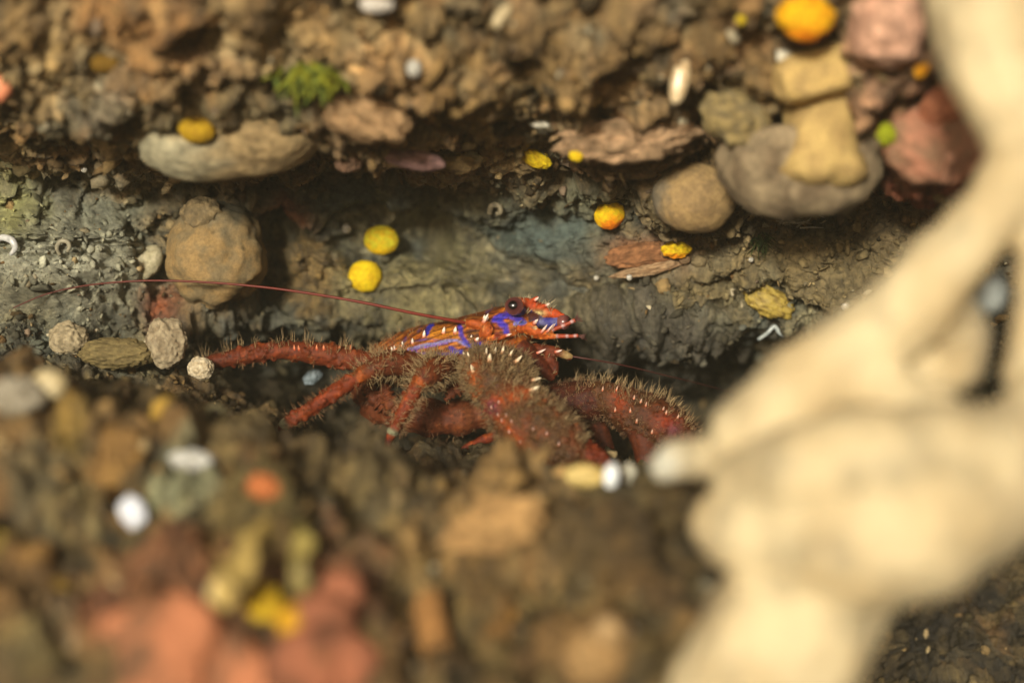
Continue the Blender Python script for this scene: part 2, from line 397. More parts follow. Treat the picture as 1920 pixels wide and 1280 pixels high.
dab(110, 510, 140, 75, (170, 166, 146), .8); dab(180, 400, 120, 60, (128, 128, 112), .5); dab(20, 370, 40, 70, (165, 160, 100), .6)
dab(1450, 480, 120, 50, (146, 124, 84), .7); dab(1620, 450, 120, 60, (136, 116, 80), .7); dab(1380, 540, 90, 40, (120, 108, 80), .6); dab(1040, 430, 130, 60, (88, 98, 92), .8); dab(1120, 370, 60, 40, (118, 116, 92), .6); dab(640, 350, 130, 40, (84, 88, 82), .6)
dab(540, 380, 40, 22, (176, 84, 48), .7); dab(1230, 465, 80, 30, (160, 104, 68), .7); dab(305, 575, 34, 36, (150, 76, 36), .8)
dab(220, 20, 120, 60, (166, 120, 72), .5); dab(780, 310, 50, 20, (150, 112, 104), .8); dab(1760, 260, 110, 110, (178, 96, 70), .8)
dab(600, 860, 200, 80, (66, 52, 28), .7); dab(1250, 1050, 120, 140, (74, 58, 32), .6); dab(330, 780, 140, 60, (86, 66, 36), .6)  # crevice floor behind the crest darkened: its shade painted into the colour
dab(1000, 875, 330, 45, (60, 48, 28), .7); dab(920, 985, 110, 45, (178, 138, 86), .7); dab(1800, 1200, 260, 160, (44, 36, 24), .9); dab(980, 740, 420, 90, (52, 44, 28), .85); dab(1250, 740, 160, 80, (48, 40, 26), .8)  # dark dabs put the shade of undercut, lobster and cream sponge into the colour
olive = 1 - (1 - np.array([.96, 1.0, .93]))[None] * (1 - .4 * iswall)[:, None]
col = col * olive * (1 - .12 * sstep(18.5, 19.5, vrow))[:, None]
idx = np.arange(Vn * Un).reshape(Vn, Un)
def sheet(name, v0, v1):
    r0, r1 = np.searchsorted(v, v0), min(np.searchsorted(v, v1) + 1, Vn)
    sub = idx[r0:r1]
    f = np.stack([sub[:-1, :-1], sub[:-1, 1:], sub[1:, 1:], sub[1:, :-1]], -1).reshape(-1, 4) - sub[0, 0]
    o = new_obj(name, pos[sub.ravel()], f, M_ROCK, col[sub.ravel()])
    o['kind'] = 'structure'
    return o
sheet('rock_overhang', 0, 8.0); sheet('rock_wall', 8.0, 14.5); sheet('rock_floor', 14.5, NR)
# depth of the rock as seen along a line from the front, so that growths sit on it
GX, GY = 520, 380
qx, qy = proj(pos); ix = ((qx + 80) / 4).astype(int); iy = ((qy + 80) / 4).astype(int)
ok = (ix >= 0) & (ix < GX) & (iy >= 0) & (iy < GY)
zb = np.full((GY, GX), 99.0); np.minimum.at(zb, (iy[ok], ix[ok]), pos[ok, 1])
for _ in range(3):
    pad = np.pad(zb, 1, mode='edge')
    nb = np.min([pad[1:-1, :-2], pad[1:-1, 2:], pad[:-2, 1:-1], pad[2:, 1:-1]], 0)
    zb = np.where(zb > 90, nb, zb)
def zb_add(vv):
    x_, y_ = proj(np.asarray(vv)); i_ = ((x_ + 80) / 4).astype(int); j_ = ((y_ + 80) / 4).astype(int)
    k_ = (i_ >= 0) & (i_ < GX) & (j_ >= 0) & (j_ < GY); np.minimum.at(zb, (j_[k_], i_[k_]), np.asarray(vv)[k_, 1])
def rock_d(px, py, r=2):
    x, y = int((px + 80) / 4), int((py + 80) / 4)
    w = zb[max(y - r, 0):y + r + 1, max(x - r, 0):x + r + 1]; w = w[w < 90]
    return float(np.percentile(w, 25)) if w.size else 0.0

# ---------------------------------------------------------------- the squat lobster
LOB = empty('squat_lobster', P(880, 800, .8), 'orange and blue squat lobster with hairy claws crouching in the crevice', 'squat lobster')
# carapace and thorax: px, top py, bottom py, middle depth, half width (cm)
SEC = [(684, 668, 690, 1.75, .25), (700, 648, 708, 1.7, .62), (730, 629, 724, 1.6, .88), (770, 613, 732, 1.5, 1.02), (815, 602, 738, 1.4, 1.08),
       (860, 592, 742, 1.3, 1.08), (900, 582, 735, 1.2, 1.02), (935, 572, 718, 1.1, .9), (965, 566, 690, 1.0, .72), (990, 565, 655, .95, .5), (1008, 570, 622, .92, .3)]
SECA = np.array(SEC, float)
prims = []
def loft(seca, n=60, seg=40):
    t = np.linspace(0, len(seca) - 1, n); S = cr(seca, t)
    V, F = [], []
    for r in S:
        c = P(r[0], (r[1] + r[2]) / 2, r[3]); hz = (r[2] - r[1]) / 200; hy = r[4]
        for k in range(seg):
            a = 2 * math.pi * k / seg
            ca, sa = math.cos(a), math.sin(a)
            e = .80
            V.append((c.x, c.y + hy * math.copysign(abs(ca) ** e, ca), c.z + hz * math.copysign(abs(sa) ** e, sa)))
    for i in range(n - 1):
        for k in range(seg):
            a, b_ = i * seg + k, i * seg + (k + 1) % seg
            F.append((a, a + seg, b_ + seg, b_))
    F.append(tuple(range(seg))); F.append(tuple(range((n - 1) * seg, n * seg))[::-1])
    return V, F
prims.append(loft(SECA))
SK = []                                                  # skeleton chains: tag, points, radii
def limb(tag_, pts, rad, sub=5):
    pts = [P(*p) for p in pts]; rad = [r / 100 for r in rad]
    V, F = tube(pts, rad, 14, True, sub); prims.append((V, F))
    for p_, r_ in ((pts[0], rad[0]), (pts[-1], rad[-1])):
        iv, if_ = ico(2); prims.append((iv * r_ * .98 + np.array(p_), if_))
    SK.append((tag_, np.array(pts), np.array(rad)))
# rostrum, a spiny beak over the eyes
limb('rostrum', [(966, 574, .95), (992, 573, .72), (1018, 582, .6), (1042, 589, .5), (1066, 595, .42)], [18, 15, 12, 9, 2.2])
limb('rostrum', [(992, 568, .6), (1002, 561, .52), (1010, 555, .46)], [6, 4, 1.5])
limb('rostrum', [(1010, 578, .5), (1020, 573, .45), (1030, 570, .4)], [6, 4, 1.5])
# peduncles and mouth parts
limb('face', [(975, 616, .25), (990, 614, .1), (1004, 622, .0)], [10, 12.5, 9])
limb('face', [(992, 612, .05), (1000, 606, -.02), (1008, 601, -.08)], [7, 5, 1.6])
limb('face', [(1000, 622, .0), (1020, 624, -.05), (1040, 616, -.05)], [9, 6, 4])
limb('face', [(1004, 627, .05), (1026, 631, 0), (1048, 630, -.05)], [8, 6, 4])
limb('face', [(916, 634, .1), (940, 632, .0), (956, 625, -.05)], [7, 4.5, 1.5])
limb('base', [(896, 606, .32), (912, 612, .25), (915, 621, .2), (905, 628, .25)], [8, 10, 11, 9])
limb('base', [(868, 604, .4), (884, 605, .3), (897, 608, .28)], [4.5, 8, 9])
limb('fill', [(978, 600, .7), (1004, 605, .68), (1026, 612, .62)], [28, 23, 14])
limb('mouth', [(958, 640, .6), (985, 668, .5), (1012, 690, .45), (1034, 708, .45)], [24, 25, 19, 7])
limb('mouth', [(985, 660, .75), (1012, 655, .6), (1040, 658, .5), (1068, 668, .45)], [12, 11, 9, 7])
limb('mouth', [(1030, 672, .5), (1040, 684, .5), (1042, 700, .5)], [11, 9, 4])
# abdomen folded under the body
limb('abdomen', [(712, 700, 1.2), (698, 730, 1.05), (715, 760, .95), (770, 778, .95), (840, 784, 1.0), (910, 775, 1.05)], [36, 38, 36, 36, 36, 30])
limb('abdomen', [(690, 722, .65), (702, 748, .55), (724, 768, .55)], [12, 15, 10])
limb('abdomen', [(722, 728, .45), (734, 756, .42), (756, 776, .45)], [12, 15, 10])
limb('abdomen', [(880, 720, .3), (850, 735, .25), (838, 748, .25)], [16, 11, 5])
# walking legs
limb('leg_a', [(752, 676, .45), (700, 680, .2), (650, 672, .15), (590, 662, .15), (535, 657, .2), (470, 664, .3), (400, 678, .4), (372, 686, .45)], [22, 19, 21, 22, 16.5, 18, 14, 9])
limb('leg_b', [(788, 686, .15), (745, 682, -.15), (705, 690, -.35), (672, 706, -.45)], [24, 25, 20, 15])
limb('leg_b2', [(676, 704, -.45), (640, 727, -.5), (600, 754, -.55), (560, 779, -.6), (534, 794, -.6), (524, 808, -.55)], [12, 16, 14, 12, 10.5, 4])
limb('leg_c', [(838, 690, .1), (814, 694, -.3), (798, 706, -.55), (784, 722, -.65)], [24, 27, 24, 16])
limb('leg_c2', [(786, 718, -.65), (772, 742, -.7), (752, 780, -.75), (737, 808, -.75), (724, 838, -.7)], [14, 15, 12, 11.5, 4])
limb('leg_d', [(940, 760, 1.3), (930, 812, 1.2), (900, 826, 1.1), (868, 840, 1.0)], [13, 11, 9, 5])
# near claw
limb('arm', [(908, 668, .5), (906, 688, -.1), (918, 708, -.5), (942, 728, -.7)], [24, 38, 50, 46])
limb('arm', [(935, 682, -.2), (962, 694, -.5), (980, 714, -.7)], [32, 34, 24])
limb('wrist', [(930, 728, -.75), (958, 748, -.85), (980, 766, -.9)], [34, 42, 40])
limb('palm', [(952, 752, -.9), (990, 790, -1.1), (1032, 826, -1.25), (1065, 852, -1.35)], [48, 62, 59, 46])
limb('finger', [(1062, 842, -1.3), (1095, 852, -1.45), (1128, 864, -1.6), (1150, 880, -1.7)], [30, 26, 18, 6])
limb('finger', [(1040, 862, -1.35), (1070, 888, -1.5), (1105, 905, -1.6)], [28, 22, 8])
# far claw
limb('far_arm', [(985, 742, .9), (1040, 755, .8), (1095, 752, .6), (1135, 745, .4)], [36, 42, 42, 34])
limb('far_wrist', [(1128, 742, .4), (1150, 752, .3), (1170, 762, .25)], [32, 34, 32])
limb('far_palm', [(1165, 765, .25), (1205, 780, .1), (1245, 800, -.05), (1280, 822, -.15)], [38, 48, 46, 37])
limb('far_finger', [(1110, 780, .9), (1130, 820, .9), (1150, 865, .8)], [22, 18, 9])
limb('far_finger', [(1200, 800, .0), (1212, 840, -.1), (1205, 885, -.2)], [30, 26, 14])
limb('far_finger', [(1270, 815, -.15), (1300, 845, -.3), (1300, 885, -.4)], [28, 22, 10])
bv, bn, bf = remesh(prims, .026, 2, .5)
# which part of the body each vertex belongs to
def seg_dist(p, pts, rad):
    best = np.full(len(p), 1e9); bt = np.zeros(len(p)); L = len(pts) - 1
    for i in range(L):
        a, d = pts[i], pts[i + 1] - pts[i]
        t = np.clip(((p - a) @ d) / (d @ d), 0, 1)
        r = rad[i] * (1 - t) + rad[i + 1] * t
        dd = np.linalg.norm(p - a - t[:, None] * d, axis=1) - r
        c = dd < best; best = np.where(c, dd, best); bt = np.where(c, (i + t) / L, bt)
    return best, bt
bx, by = proj(bv)
tcar = np.interp(bv[:, 0], [P(r[0], 0, r[3]).x for r in SEC], np.arange(len(SEC)))
Sx = cr(SECA, tcar); scl = (CAM_D + Sx[:, 3]) / CAM_D
cz = (640 - (Sx[:, 1] + Sx[:, 2]) / 2) / 100 * scl; hz = (Sx[:, 2] - Sx[:, 1]) / 200
carr = np.sqrt(((bv[:, 2] - cz) / hz) ** 2 + ((bv[:, 1] - Sx[:, 3]) / Sx[:, 4]) ** 2)
dcar = np.where((bv[:, 0] > P(680, 0, 1.7).x) & (bv[:, 0] < P(1012, 0, .9).x), (carr - 1.06) * np.minimum(hz, Sx[:, 4]), 9)
best = dcar.copy(); who = np.full(len(bv), -1); wt = np.zeros(len(bv))
for i, (tg, pts, rad) in enumerate(SK):
    d, t = seg_dist(bv, pts, rad); c = d < best
    best = np.where(c, d, best); who = np.where(c, i, who); wt = np.where(c, t, wt)
tags = np.array([x[0] for x in SK] + ['carapace'])[who]
N = len(bv)
n1 = fbm(bv * 2.2, 4, 101); n2 = fbm(bv * 7, 3, 102); wd, wd2, wi = worley(bv * 7.5, 103)
ORANGE, RED, DRED, BROWN = lin(196, 84, 26), lin(156, 52, 22), lin(96, 26, 14), lin(98, 60, 34)
BLUE, LBLUE, WHITE, CREAMC = lin(40, 48, 160), lin(132, 126, 170), lin(236, 222, 204), lin(224, 170, 110)
bc = np.tile(RED, (N, 1))
bc = mix(bc, np.tile(ORANGE, (N, 1)), sstep(-.05, .35, n1 + .5 * n2) * .55)
bc = mix(bc, np.tile(DRED, (N, 1)), sstep(.0, .4, fbm(bv * 3.5 + 7, 3, 105)) * .6)
def pick(*names): return np.isin(tags, names)
def paint(maskw, c): 
    global bc
    bc = mix(bc, np.tile(c, (N, 1)), np.clip(maskw, 0, 1))
up = sstep(-.2, .7, bn[:, 2])
# legs
for tg in ('leg_b2', 'leg_c2'):
    k = pick(tg).astype(float)
    paint(k * .5, lin(190, 70, 28)); paint(k * np.exp(-((wt - (.80 if tg == 'leg_b2' else .75)) / .035) ** 2) * .9, lin(214, 190, 176)); paint(k * sstep(.84, .9, wt), lin(120, 28, 20))
paint(pick('leg_a') * .45, lin(168, 70, 40)); paint(pick('leg_a') * sstep(.55, .9, wt) * .6, lin(110, 40, 20))
paint(pick('leg_b', 'leg_c') * .55, lin(140, 66, 36)); paint(pick('leg_b', 'leg_c') * sstep(.8, 1, wt) * .8, lin(214, 92, 32))
# claws: brown felt with orange ridges
k = pick('arm', 'palm', 'wrist', 'far_palm', 'far_wrist').astype(float)
paint(k * .9, BROWN); paint(k * sstep(.0, .35, n1 + .3 * n2) * .35, RED); paint(k * (wd < .2) * (wi % 3 == 0) * .5, lin(150, 110, 72))
paint(pick('arm') * np.exp(-(((bx - (887 + (by - 690) * .12)) / 12) ** 2)) * sstep(660, 690, by) * .9, lin(206, 86, 30))
paint(pick('arm', 'wrist', 'palm') * np.exp(-(((by - (752 - (bx - 930) * .32)) / 15) ** 2)) * sstep(905, 935, bx) * (1 - sstep(985, 1010, bx)) * .9, lin(206, 80, 28))
paint(pick('palm', 'wrist') * np.exp(-(((by - (762 + (bx - 912) * 1.02)) / 15) ** 2)) * (by > 752) * .85, lin(196, 76, 30))
paint(pick('wrist', 'palm') * np.exp(-(((bx - 923) / 12) ** 2 + ((by - 764) / 14) ** 2)) * .75, lin(140, 60, 110))
paint(pick('finger') * .85, lin(150, 50, 18)); paint(pick('finger') * sstep(.6, 1, wt) * .6, DRED)
paint(pick('far_arm') * .8, lin(84, 30, 16)); paint(pick('far_finger') * .8, lin(112, 44, 20))
paint(pick('far_palm', 'far_wrist') * .3, lin(120, 50, 30))
paint(pick('far_palm', 'far_wrist') * np.exp(-(((bx - 1163) / 16) ** 2 + ((by - 752) / 24) ** 2)) * .9, lin(206, 76, 40))
paint(pick('far_palm', 'far_finger') * np.exp(-(((bx - 1250) / 26) ** 2 + ((by - 790) / 18) ** 2)) * .9, lin(196, 66, 34))
paint(pick('far_palm') * np.exp(-(((bx - 1262) / 12) ** 2 + ((by - 805) / 12) ** 2)) * .7, lin(150, 60, 90))
# abdomen
k = pick('abdomen'); paint(k * .55, lin(164, 84, 56)); paint(k * sstep(.1, .5, n1) * .5, lin(188, 104, 74)); paint(k * sstep(.3, .9, np.sin(wt * 42)) * .4, lin(120, 44, 26))
# face, rostrum, mouth
k = pick('face'); paint(k * .8, lin(206, 82, 30)); paint(k * sstep(.8, 1, wt) * .7, lin(232, 190, 170)); paint(k * sstep(0, .4, n2) * .4, lin(232, 140, 70))
k = pick('rostrum'); paint(k * .85, lin(204, 66, 24)); paint(k * sstep(.86, 1, wt) * .8, lin(176, 40, 30))
paint(np.exp(-(((bx - 988) / 11) ** 2 + ((by - 588) / 15) ** 2)) * (pick('rostrum', 'carapace')) * .8, lin(104, 34, 26))
paint(pick('rostrum') * np.exp(-(((bx - 1010) / 13) ** 2 + ((by - 587) / 6) ** 2)) * .95, lin(236, 190, 150))
k = pick('fill'); paint(k * .9, lin(84, 30, 26)); paint(k * sstep(-.1, .3, n2) * .7, lin(70, 60, 130)); paint(k * np.exp(-(((bx - 1018) / 7) ** 2 + ((by - 606) / 14) ** 2)) * .8, lin(140, 140, 160))
k = pick('mouth'); paint(k * .8, lin(110, 40, 22)); paint(k * sstep(.1, .5, n1) * .6, lin(170, 62, 26)); paint(k * sstep(.75, .95, wt) * (by < 672) * .7, lin(226, 170, 130))
k = pick('base'); paint(k * .7, lin(198, 84, 34)); paint(k * sstep(.1, .5, n2) * .5, lin(230, 150, 110)); paint(k * (bx < 873) * .9, lin(196, 140, 100))
# carapace pattern: orange bands, dark lines, blue streaks
k = pick('carapace').astype(float); kc = k * (bx < 1015)
paint(kc * .8, lin(168, 76, 26))
lines = np.sin((by - 640 + .25 * (bx - 800)) * .38 + bx * .06 + 2.2 * fbm(bv * 1.3, 3, 120))
paint(kc * sstep(.1, .9, lines) * .75, lin(100, 38, 18))
paint(kc * sstep(20, 6, by - Sx[:, 1]) * .6 * (bx < 960), lin(112, 46, 22))
paint(kc * sstep(.2, .9, np.sin(bx * .22 + by * .10)) * .25, lin(214, 116, 40))
paint(kc * sstep(648, 690, by) * .5, lin(150, 60, 34))
paint(kc * (bx < 745) * .5, lin(178, 92, 62))
def stroke(pts, w, c, k_=kc, op=.92):
    pts = np.array(pts, float); d = np.full(N, 1e9); pp = np.stack([bx, by], 1)
    for i in range(len(pts) - 1):
        a, e = pts[i], pts[i + 1] - pts[i]; t = np.clip(((pp - a) @ e) / (e @ e), 0, 1)
        d = np.minimum(d, np.linalg.norm(pp - a - t[:, None] * e, axis=1))
    paint(k_ * (1 - sstep(w * .5, w * 1.35, d + w * .5 * n2)) * op * (.95 + .25 * n1), c)
head = (pick('carapace', 'face', 'base')).astype(float)
stroke([(812, 626), (830, 622), (852, 624), (860, 632)], 10, lin(212, 118, 36))
stroke([(818, 634), (845, 632)], 5, lin(196, 100, 30))
for j in range(5): stroke([(815 + j * 10, 614), (822 + j * 10, 628), (826 + j * 10, 640)], 1.1, lin(150, 80, 30), op=.6)
stroke([(810, 608), (802, 619), (800, 626)], 5, BLUE); stroke([(790, 612), (784, 622)], 2.5, lin(70, 48, 110), op=.7)
stroke([(765, 654), (790, 648), (820, 643), (838, 638), (858, 638), (872, 646), (884, 651)], 3.2, LBLUE)
stroke([(772, 656), (820, 647), (838, 643)], 2.4, lin(110, 92, 180), op=.7)
stroke([(862, 612), (865, 628), (872, 640), (880, 648), (900, 645)], 5.2, BLUE)
stroke([(880, 626), (893, 622), (898, 632), (888, 638), (880, 632)], 7, lin(66, 34, 26))
stroke([(780, 660), (810, 664), (840, 664), (862, 660)], 3.6, lin(92, 78, 178)); stroke([(845, 652), (856, 660), (866, 660)], 4.5, BLUE)
stroke([(785, 658), (810, 654), (835, 657)], 3.5, lin(176, 84, 32)); stroke([(770, 640), (800, 636), (825, 638)], 2, lin(100, 74, 150), op=.6)
stroke([(760, 632), (756, 642)], 3, lin(80, 52, 120), op=.8)
stroke([(928, 598), (940, 592), (955, 590), (968, 596), (978, 602)], 7.5, lin(42, 48, 165), head); stroke([(938, 604), (948, 612), (950, 622)], 6.5, lin(42, 48, 170), head)
stroke([(966, 606), (985, 604)], 3.5, lin(110, 120, 190), head)
stroke([(925, 612), (934, 620), (932, 630)], 6, lin(140, 40, 26), head)
stroke([(905, 605), (925, 590), (945, 580)], 3, lin(206, 96, 34), head); stroke([(912, 584), (922, 578)], 3.2, lin(70, 46, 110), op=.8)
arc = (by - Sx[:, 1]) - .0016 * (bx - 840) ** 2
lines2 = np.sin(arc * .62 + .05 * bx + 2.0 * fbm(bv * 1.8, 2, 125))
nb = (bc[:, 2] < bc[:, 0]) & (bx < 955)
paint(kc * nb * sstep(.35, .8, lines2) * .6, lin(74, 28, 14)); paint(kc * nb * sstep(.3, .8, -lines2) * (n2 > -.1) * .3, lin(220, 130, 56))
k_body = pick('carapace', 'face', 'rostrum', 'base').astype(float)
# small raised tubercles and the ridges of the shell as relief
rel = .04 * pick('abdomen') * np.sin(wt * 38) + .028 * n1 + .02 * n2 + .05 * dome(wd, .45) * (wi % 2) * pick('palm', 'far_palm', 'wrist', 'far_wrist', 'arm', 'leg_a', 'leg_b2', 'leg_c2', 'finger') - .014 * kc * sstep(.3, .8, lines2)
sp1, sp2, spi = worley(bv * 15, 131)
bc = bc * np.where((sp1 < .33) & (spi % 3 == 0), 1.45, 1.0)[:, None] * np.where((sp1 < .4) & (spi % 5 == 1), .5, 1.0)[:, None] * np.where((bc[:, 2] > bc[:, 0])[:, None], np.array([.95, 1.0, 1.1]), np.array([.86, 1.14, .78]))
bc = np.clip(bc, 0, 1) * (1 - .22 * pick('leg_a', 'leg_b', 'leg_c', 'leg_b2', 'leg_c2', 'finger', 'far_finger', 'far_arm', 'far_palm', 'abdomen'))[:, None] * (.52 + .25 * sstep(.1, .5, n2))[:, None] * (1 + .5 * k_body)[:, None]
bv2 = bv + bn * rel[:, None]
body = new_obj('body', bv2, [tuple(f) for f in bf], M_BODY, bc, LOB)

# setae: bristles, tapered, on chosen parts of the body
FV = np.array([f[0] for f in bf])
def setae(mask, count, lmin, lmax, c1, c2, lean=(0, 0, 0), spread=.35, rad=.0062, seed=1, tuft=0):
    r = np.random.default_rng(seed); cand = np.nonzero(mask)[0]
    if not len(cand): return
    ids = r.choice(cand, count, replace=True); base_ = bv2[ids] - bn[ids] * .01
    tuft = tuft or 4
    if tuft:
        ct = r.choice(cand, max(1, count // tuft), replace=True)
        ids = np.repeat(ct, tuft)[:count]; base_ = bv2[ids] - bn[ids] * .01 + r.normal(0, .03, (len(ids), 3))
    m = len(ids); d = bn[ids] + r.normal(0, spread, (m, 3)) + np.array(lean); d /= np.linalg.norm(d, axis=1, keepdims=True)
    L = r.uniform(lmin, lmax, m) * r.uniform(.6, 1, m); bend = r.normal(0, .16, (m, 3)) * L[:, None]
    p1 = base_ + d * L[:, None] * .55; p2 = base_ + d * L[:, None] + bend
    a = np.cross(d, np.array([.31, .52, .79])); a /= np.linalg.norm(a, axis=1, keepdims=True); e = np.cross(d, a)
    ring = [a, -.5 * a + .866 * e, -.5 * a - .866 * e]
    V = np.stack([base_ + x * rad for x in ring] + [p1 + x * rad * .8 for x in ring] + [p2], 1).reshape(-1, 3)
    o = np.arange(m)[:, None] * 7
    T = [[0, 1, 4], [0, 4, 3], [1, 2, 5], [1, 5, 4], [2, 0, 3], [2, 3, 5], [3, 4, 6], [4, 5, 6], [5, 3, 6]]
    F = np.concatenate([o + np.array(t)[None] for t in T])
    cc = c1[None] + (c2 - c1)[None] * r.uniform(0, 1, (m, 1)); cc = np.repeat(cc, 7, 0)
    ob = new_obj('setae', V, F, M_HAIR, cc, LOB); ob['kind'] = 'stuff'
TAN1, TAN2 = lin(124, 98, 62), lin(172, 148, 106)
setae(pick('leg_a') & (bn[:, 2] > .25) & (wt > .12), 150, .18, .42, TAN1, TAN2, (.1, 0, .6), .2, seed=2, tuft=3)
setae(pick('leg_a') & (wt > .03), 420, .06, .16, lin(120, 72, 42), TAN1, seed=3)
setae(pick('leg_b'), 480, .16, .42, lin(126, 96, 58), TAN2, (-.1, -.2, .1), .35, seed=4)
setae(pick('leg_b2') & (wt < .8), 260, .08, .22, lin(126, 80, 48), TAN1, seed=5)
setae(pick('leg_c'), 460, .16, .42, lin(126, 96, 58), TAN2, (0, -.2, .1), .35, seed=6)
setae(pick('leg_c2') & (wt < .7), 300, .1, .3, lin(126, 84, 50), TAN2, (.2, 0, 0), .3, seed=7)
setae(pick('arm'), 4600, .05, .13, lin(96, 68, 42), lin(150, 124, 84), (.15, 0, .15), .4, seed=8, rad=.006)
setae(pick('arm') & ((bn[:, 2] > .3) | (bn[:, 0] > .5)), 330, .14, .32, TAN1, TAN2, (.3, 0, .2), .3, seed=9)
setae(pick('arm') & (bn[:, 0] < -.4), 420, .12, .24, lin(124, 104, 68), TAN1, (-.2, 0, 0), .3, seed=19)
setae(pick('palm', 'wrist'), 5200, .05, .13, lin(90, 58, 36), lin(146, 112, 74), (.2, 0, .1), .45, seed=10, rad=.006)
setae(pick('palm', 'wrist') & ((bn[:, 2] > .45) | (bn[:, 0] > .6)), 330, .14, .3, TAN1, TAN2, (.3, 0, .3), .3, seed=11, tuft=3)
setae(pick('palm', 'wrist') & (bn[:, 2] < -.3), 600, .1, .22, lin(120, 96, 60), TAN1, (-.2, 0, -.2), .3, seed=12)
setae(pick('far_palm', 'far_wrist', 'far_arm'), 4200, .05, .12, lin(86, 52, 32), lin(140, 108, 72), (.2, 0, .2), .45, seed=13, rad=.006)
setae(pick('far_palm', 'far_wrist', 'far_arm') & (bn[:, 2] > .4) & (bx > 1080), 420, .16, .34, TAN1, TAN2, (.2, 0, .4), .3, seed=14, tuft=3)
setae(pick('carapace') & (bn[:, 2] > .5), 260, .06, .14, lin(130, 84, 50), TAN1, (.4, 0, .3), .3, seed=15)
setae(pick('carapace') & (bx < 770) & (by < 680), 80, .08, .22, TAN1, TAN2, (.1, -.1, .4), .3, seed=16)
setae(pick('rostrum', 'carapace') & (bn[:, 2] > .4) & (bx > 950), 170, .08, .22, TAN1, lin(206, 190, 150), (.3, 0, .6), .25, seed=17)
setae(pick('abdomen'), 420, .08, .2, lin(130, 84, 56), TAN1, (0, -.1, -.1), .4, seed=18)
setae(pick('face', 'mouth'), 160, .06, .14, TAN1, TAN2, (.3, 0, 0), .4, seed=20)

# spines: pale tipped cones standing on the shell
def on_body(px, py):
    m = (np.abs(bx - px) < 5) & (np.abs(by - py) < 5)
    if not m.any(): return None
    i = np.nonzero(m)[0][np.argmin(bv2[m, 1])]; return bv2[i], bn[i]
def spine(px, py, dx, dy, L, r, c0=None, c1=WHITE):
    hit = on_body(px, py)
    if hit is None: return
    p, n = hit; d = Vector((dx, 0, -dy)).normalized() * .8 + Vector(n) * .5; d.normalize()
    p = Vector(p) - d * .03; pts = [p + d * (L * t / 100) + Vector((0, 0, .02 * t * t)) for t in (0, .3, .6, .85, 1.0)]
    V, F = tube(pts, [r / 100 * q for q in (1, .9, .72, .4, .12)], 9)
    t = np.repeat(np.linspace(0, 1, 5), 9); c0 = lin(206, 96, 44) if c0 is None else c0
    new_obj('spine', V, F, M_BODY, mix(np.tile(c0, (45, 1)), np.tile(c1, (45, 1)), sstep(.1, .45, t)), LOB)
for a in [(791, 626, .35, -1, 13, 4), (769, 638, .2, -1, 11, 3.2), (752, 644, .1, -1, 12, 3.2), (829, 617, .5, -1, 12, 4.2), (850, 619, .4, -1, 12, 4.6), (904, 600, 1, -.8, 20, 4.2), (903, 591, .5, -1, 8, 3),
          (890, 632, .8, -.4, 8, 4.2), (879, 626, .3, -.8, 5, 2.6), (731, 652, -.1, -1, 9, 3), (736, 650, .1, -1, 9, 2.4), (914, 598, 1, -.3, 12, 3)]: spine(*a)
for a in [(866, 668, -.2, -1, 12, 3), (875, 667, 0, -1, 12, 3), (908, 660, .3, -1, 14, 3.5), (915, 672, .1, -1, 14, 4.5), (930, 658, .5, -1, 13, 3.5), (940, 657, .6, -1, 13, 3.5), (883, 692, -.2, -1, 14, 4.5),
          (972, 674, 1, -.5, 18, 4), (1000, 728, 1, 0, 20, 5), (1002, 712, 1, -.3, 20, 4.5), (960, 662, .8, -.6, 14, 3)]: spine(*a, c0=lin(190, 120, 70), c1=lin(230, 210, 175))
for px, py in [(931, 750), (917, 761), (937, 791), (928, 781), (960, 812), (972, 832), (990, 845), (955, 786), (1003, 870), (1018, 868), (1000, 800), (1030, 810), (1050, 835), (945, 774)]: spine(px, py, 0, -.2, 5, 2.1, c1=lin(190, 160, 146))
for px, py in [(1149, 766), (1160, 728), (1164, 722), (1171, 716), (1126, 726), (1198, 748), (1212, 757), (1200, 789), (1219, 811), (1252, 771), (1240, 765), (1178, 766), (1268, 780), (1186, 742)]: spine(px, py, .3, -.7, 8, 2.4, c1=lin(200, 160, 136))
for px in (548, 556, 598, 612, 641, 660): spine(px, 650, -.1, -1, 9, 2.8, c0=lin(176, 62, 30), c1=lin(214, 130, 90))

# eyes: stalk, cornea
def eye(px, py, d, r, stalk, look):
    c = P(px, py, d)
    V, F = tube([P(*stalk[0]), P(*stalk[1]), tuple(c)], [r * .55, r * .62, r * .75], 16, True, 4)
    V = np.array(V); h = fbm(V * 6, 2, 5)
    e = new_obj('eye', V, F, M_BODY, mix(np.tile(lin(58, 54, 126), (len(V), 1)), np.tile(lin(112, 110, 140), (len(V), 1)), sstep(-.2, .3, h)), LOB, origin=c)
    iv, if_ = ico(5); lk = Vector(look).normalized(); a = iv @ np.array(lk)
    sc = iv * np.array([1.02, 1.0, .98]) * r + np.array(c)
    cc = np.tile(lin(116, 68, 62), (len(iv), 1))
    cc = mix(cc, np.tile(lin(78, 40, 38), (len(iv), 1)), sstep(.3, .85, a))
    cc = mix(cc, np.tile(lin(14, 9, 9), (len(iv), 1)), sstep(.80, .93, a))
    rim = np.exp(-((a - .12) / .10) ** 2) * sstep(.2, -.5, iv[:, 2]); cc = mix(cc, np.tile(lin(176, 120, 132), (len(iv), 1)), rim * .8)
    new_obj('cornea', sc, if_, M_EYE, cc, e)
eye(964, 574, .12, .175, [(985, 590, .75), (975, 582, .45)], (-.16, -1, .12))
eye(1057, 604, .45, .15, [(1000, 604, .6), (1032, 604, .5)], (.9, -.5, .1))

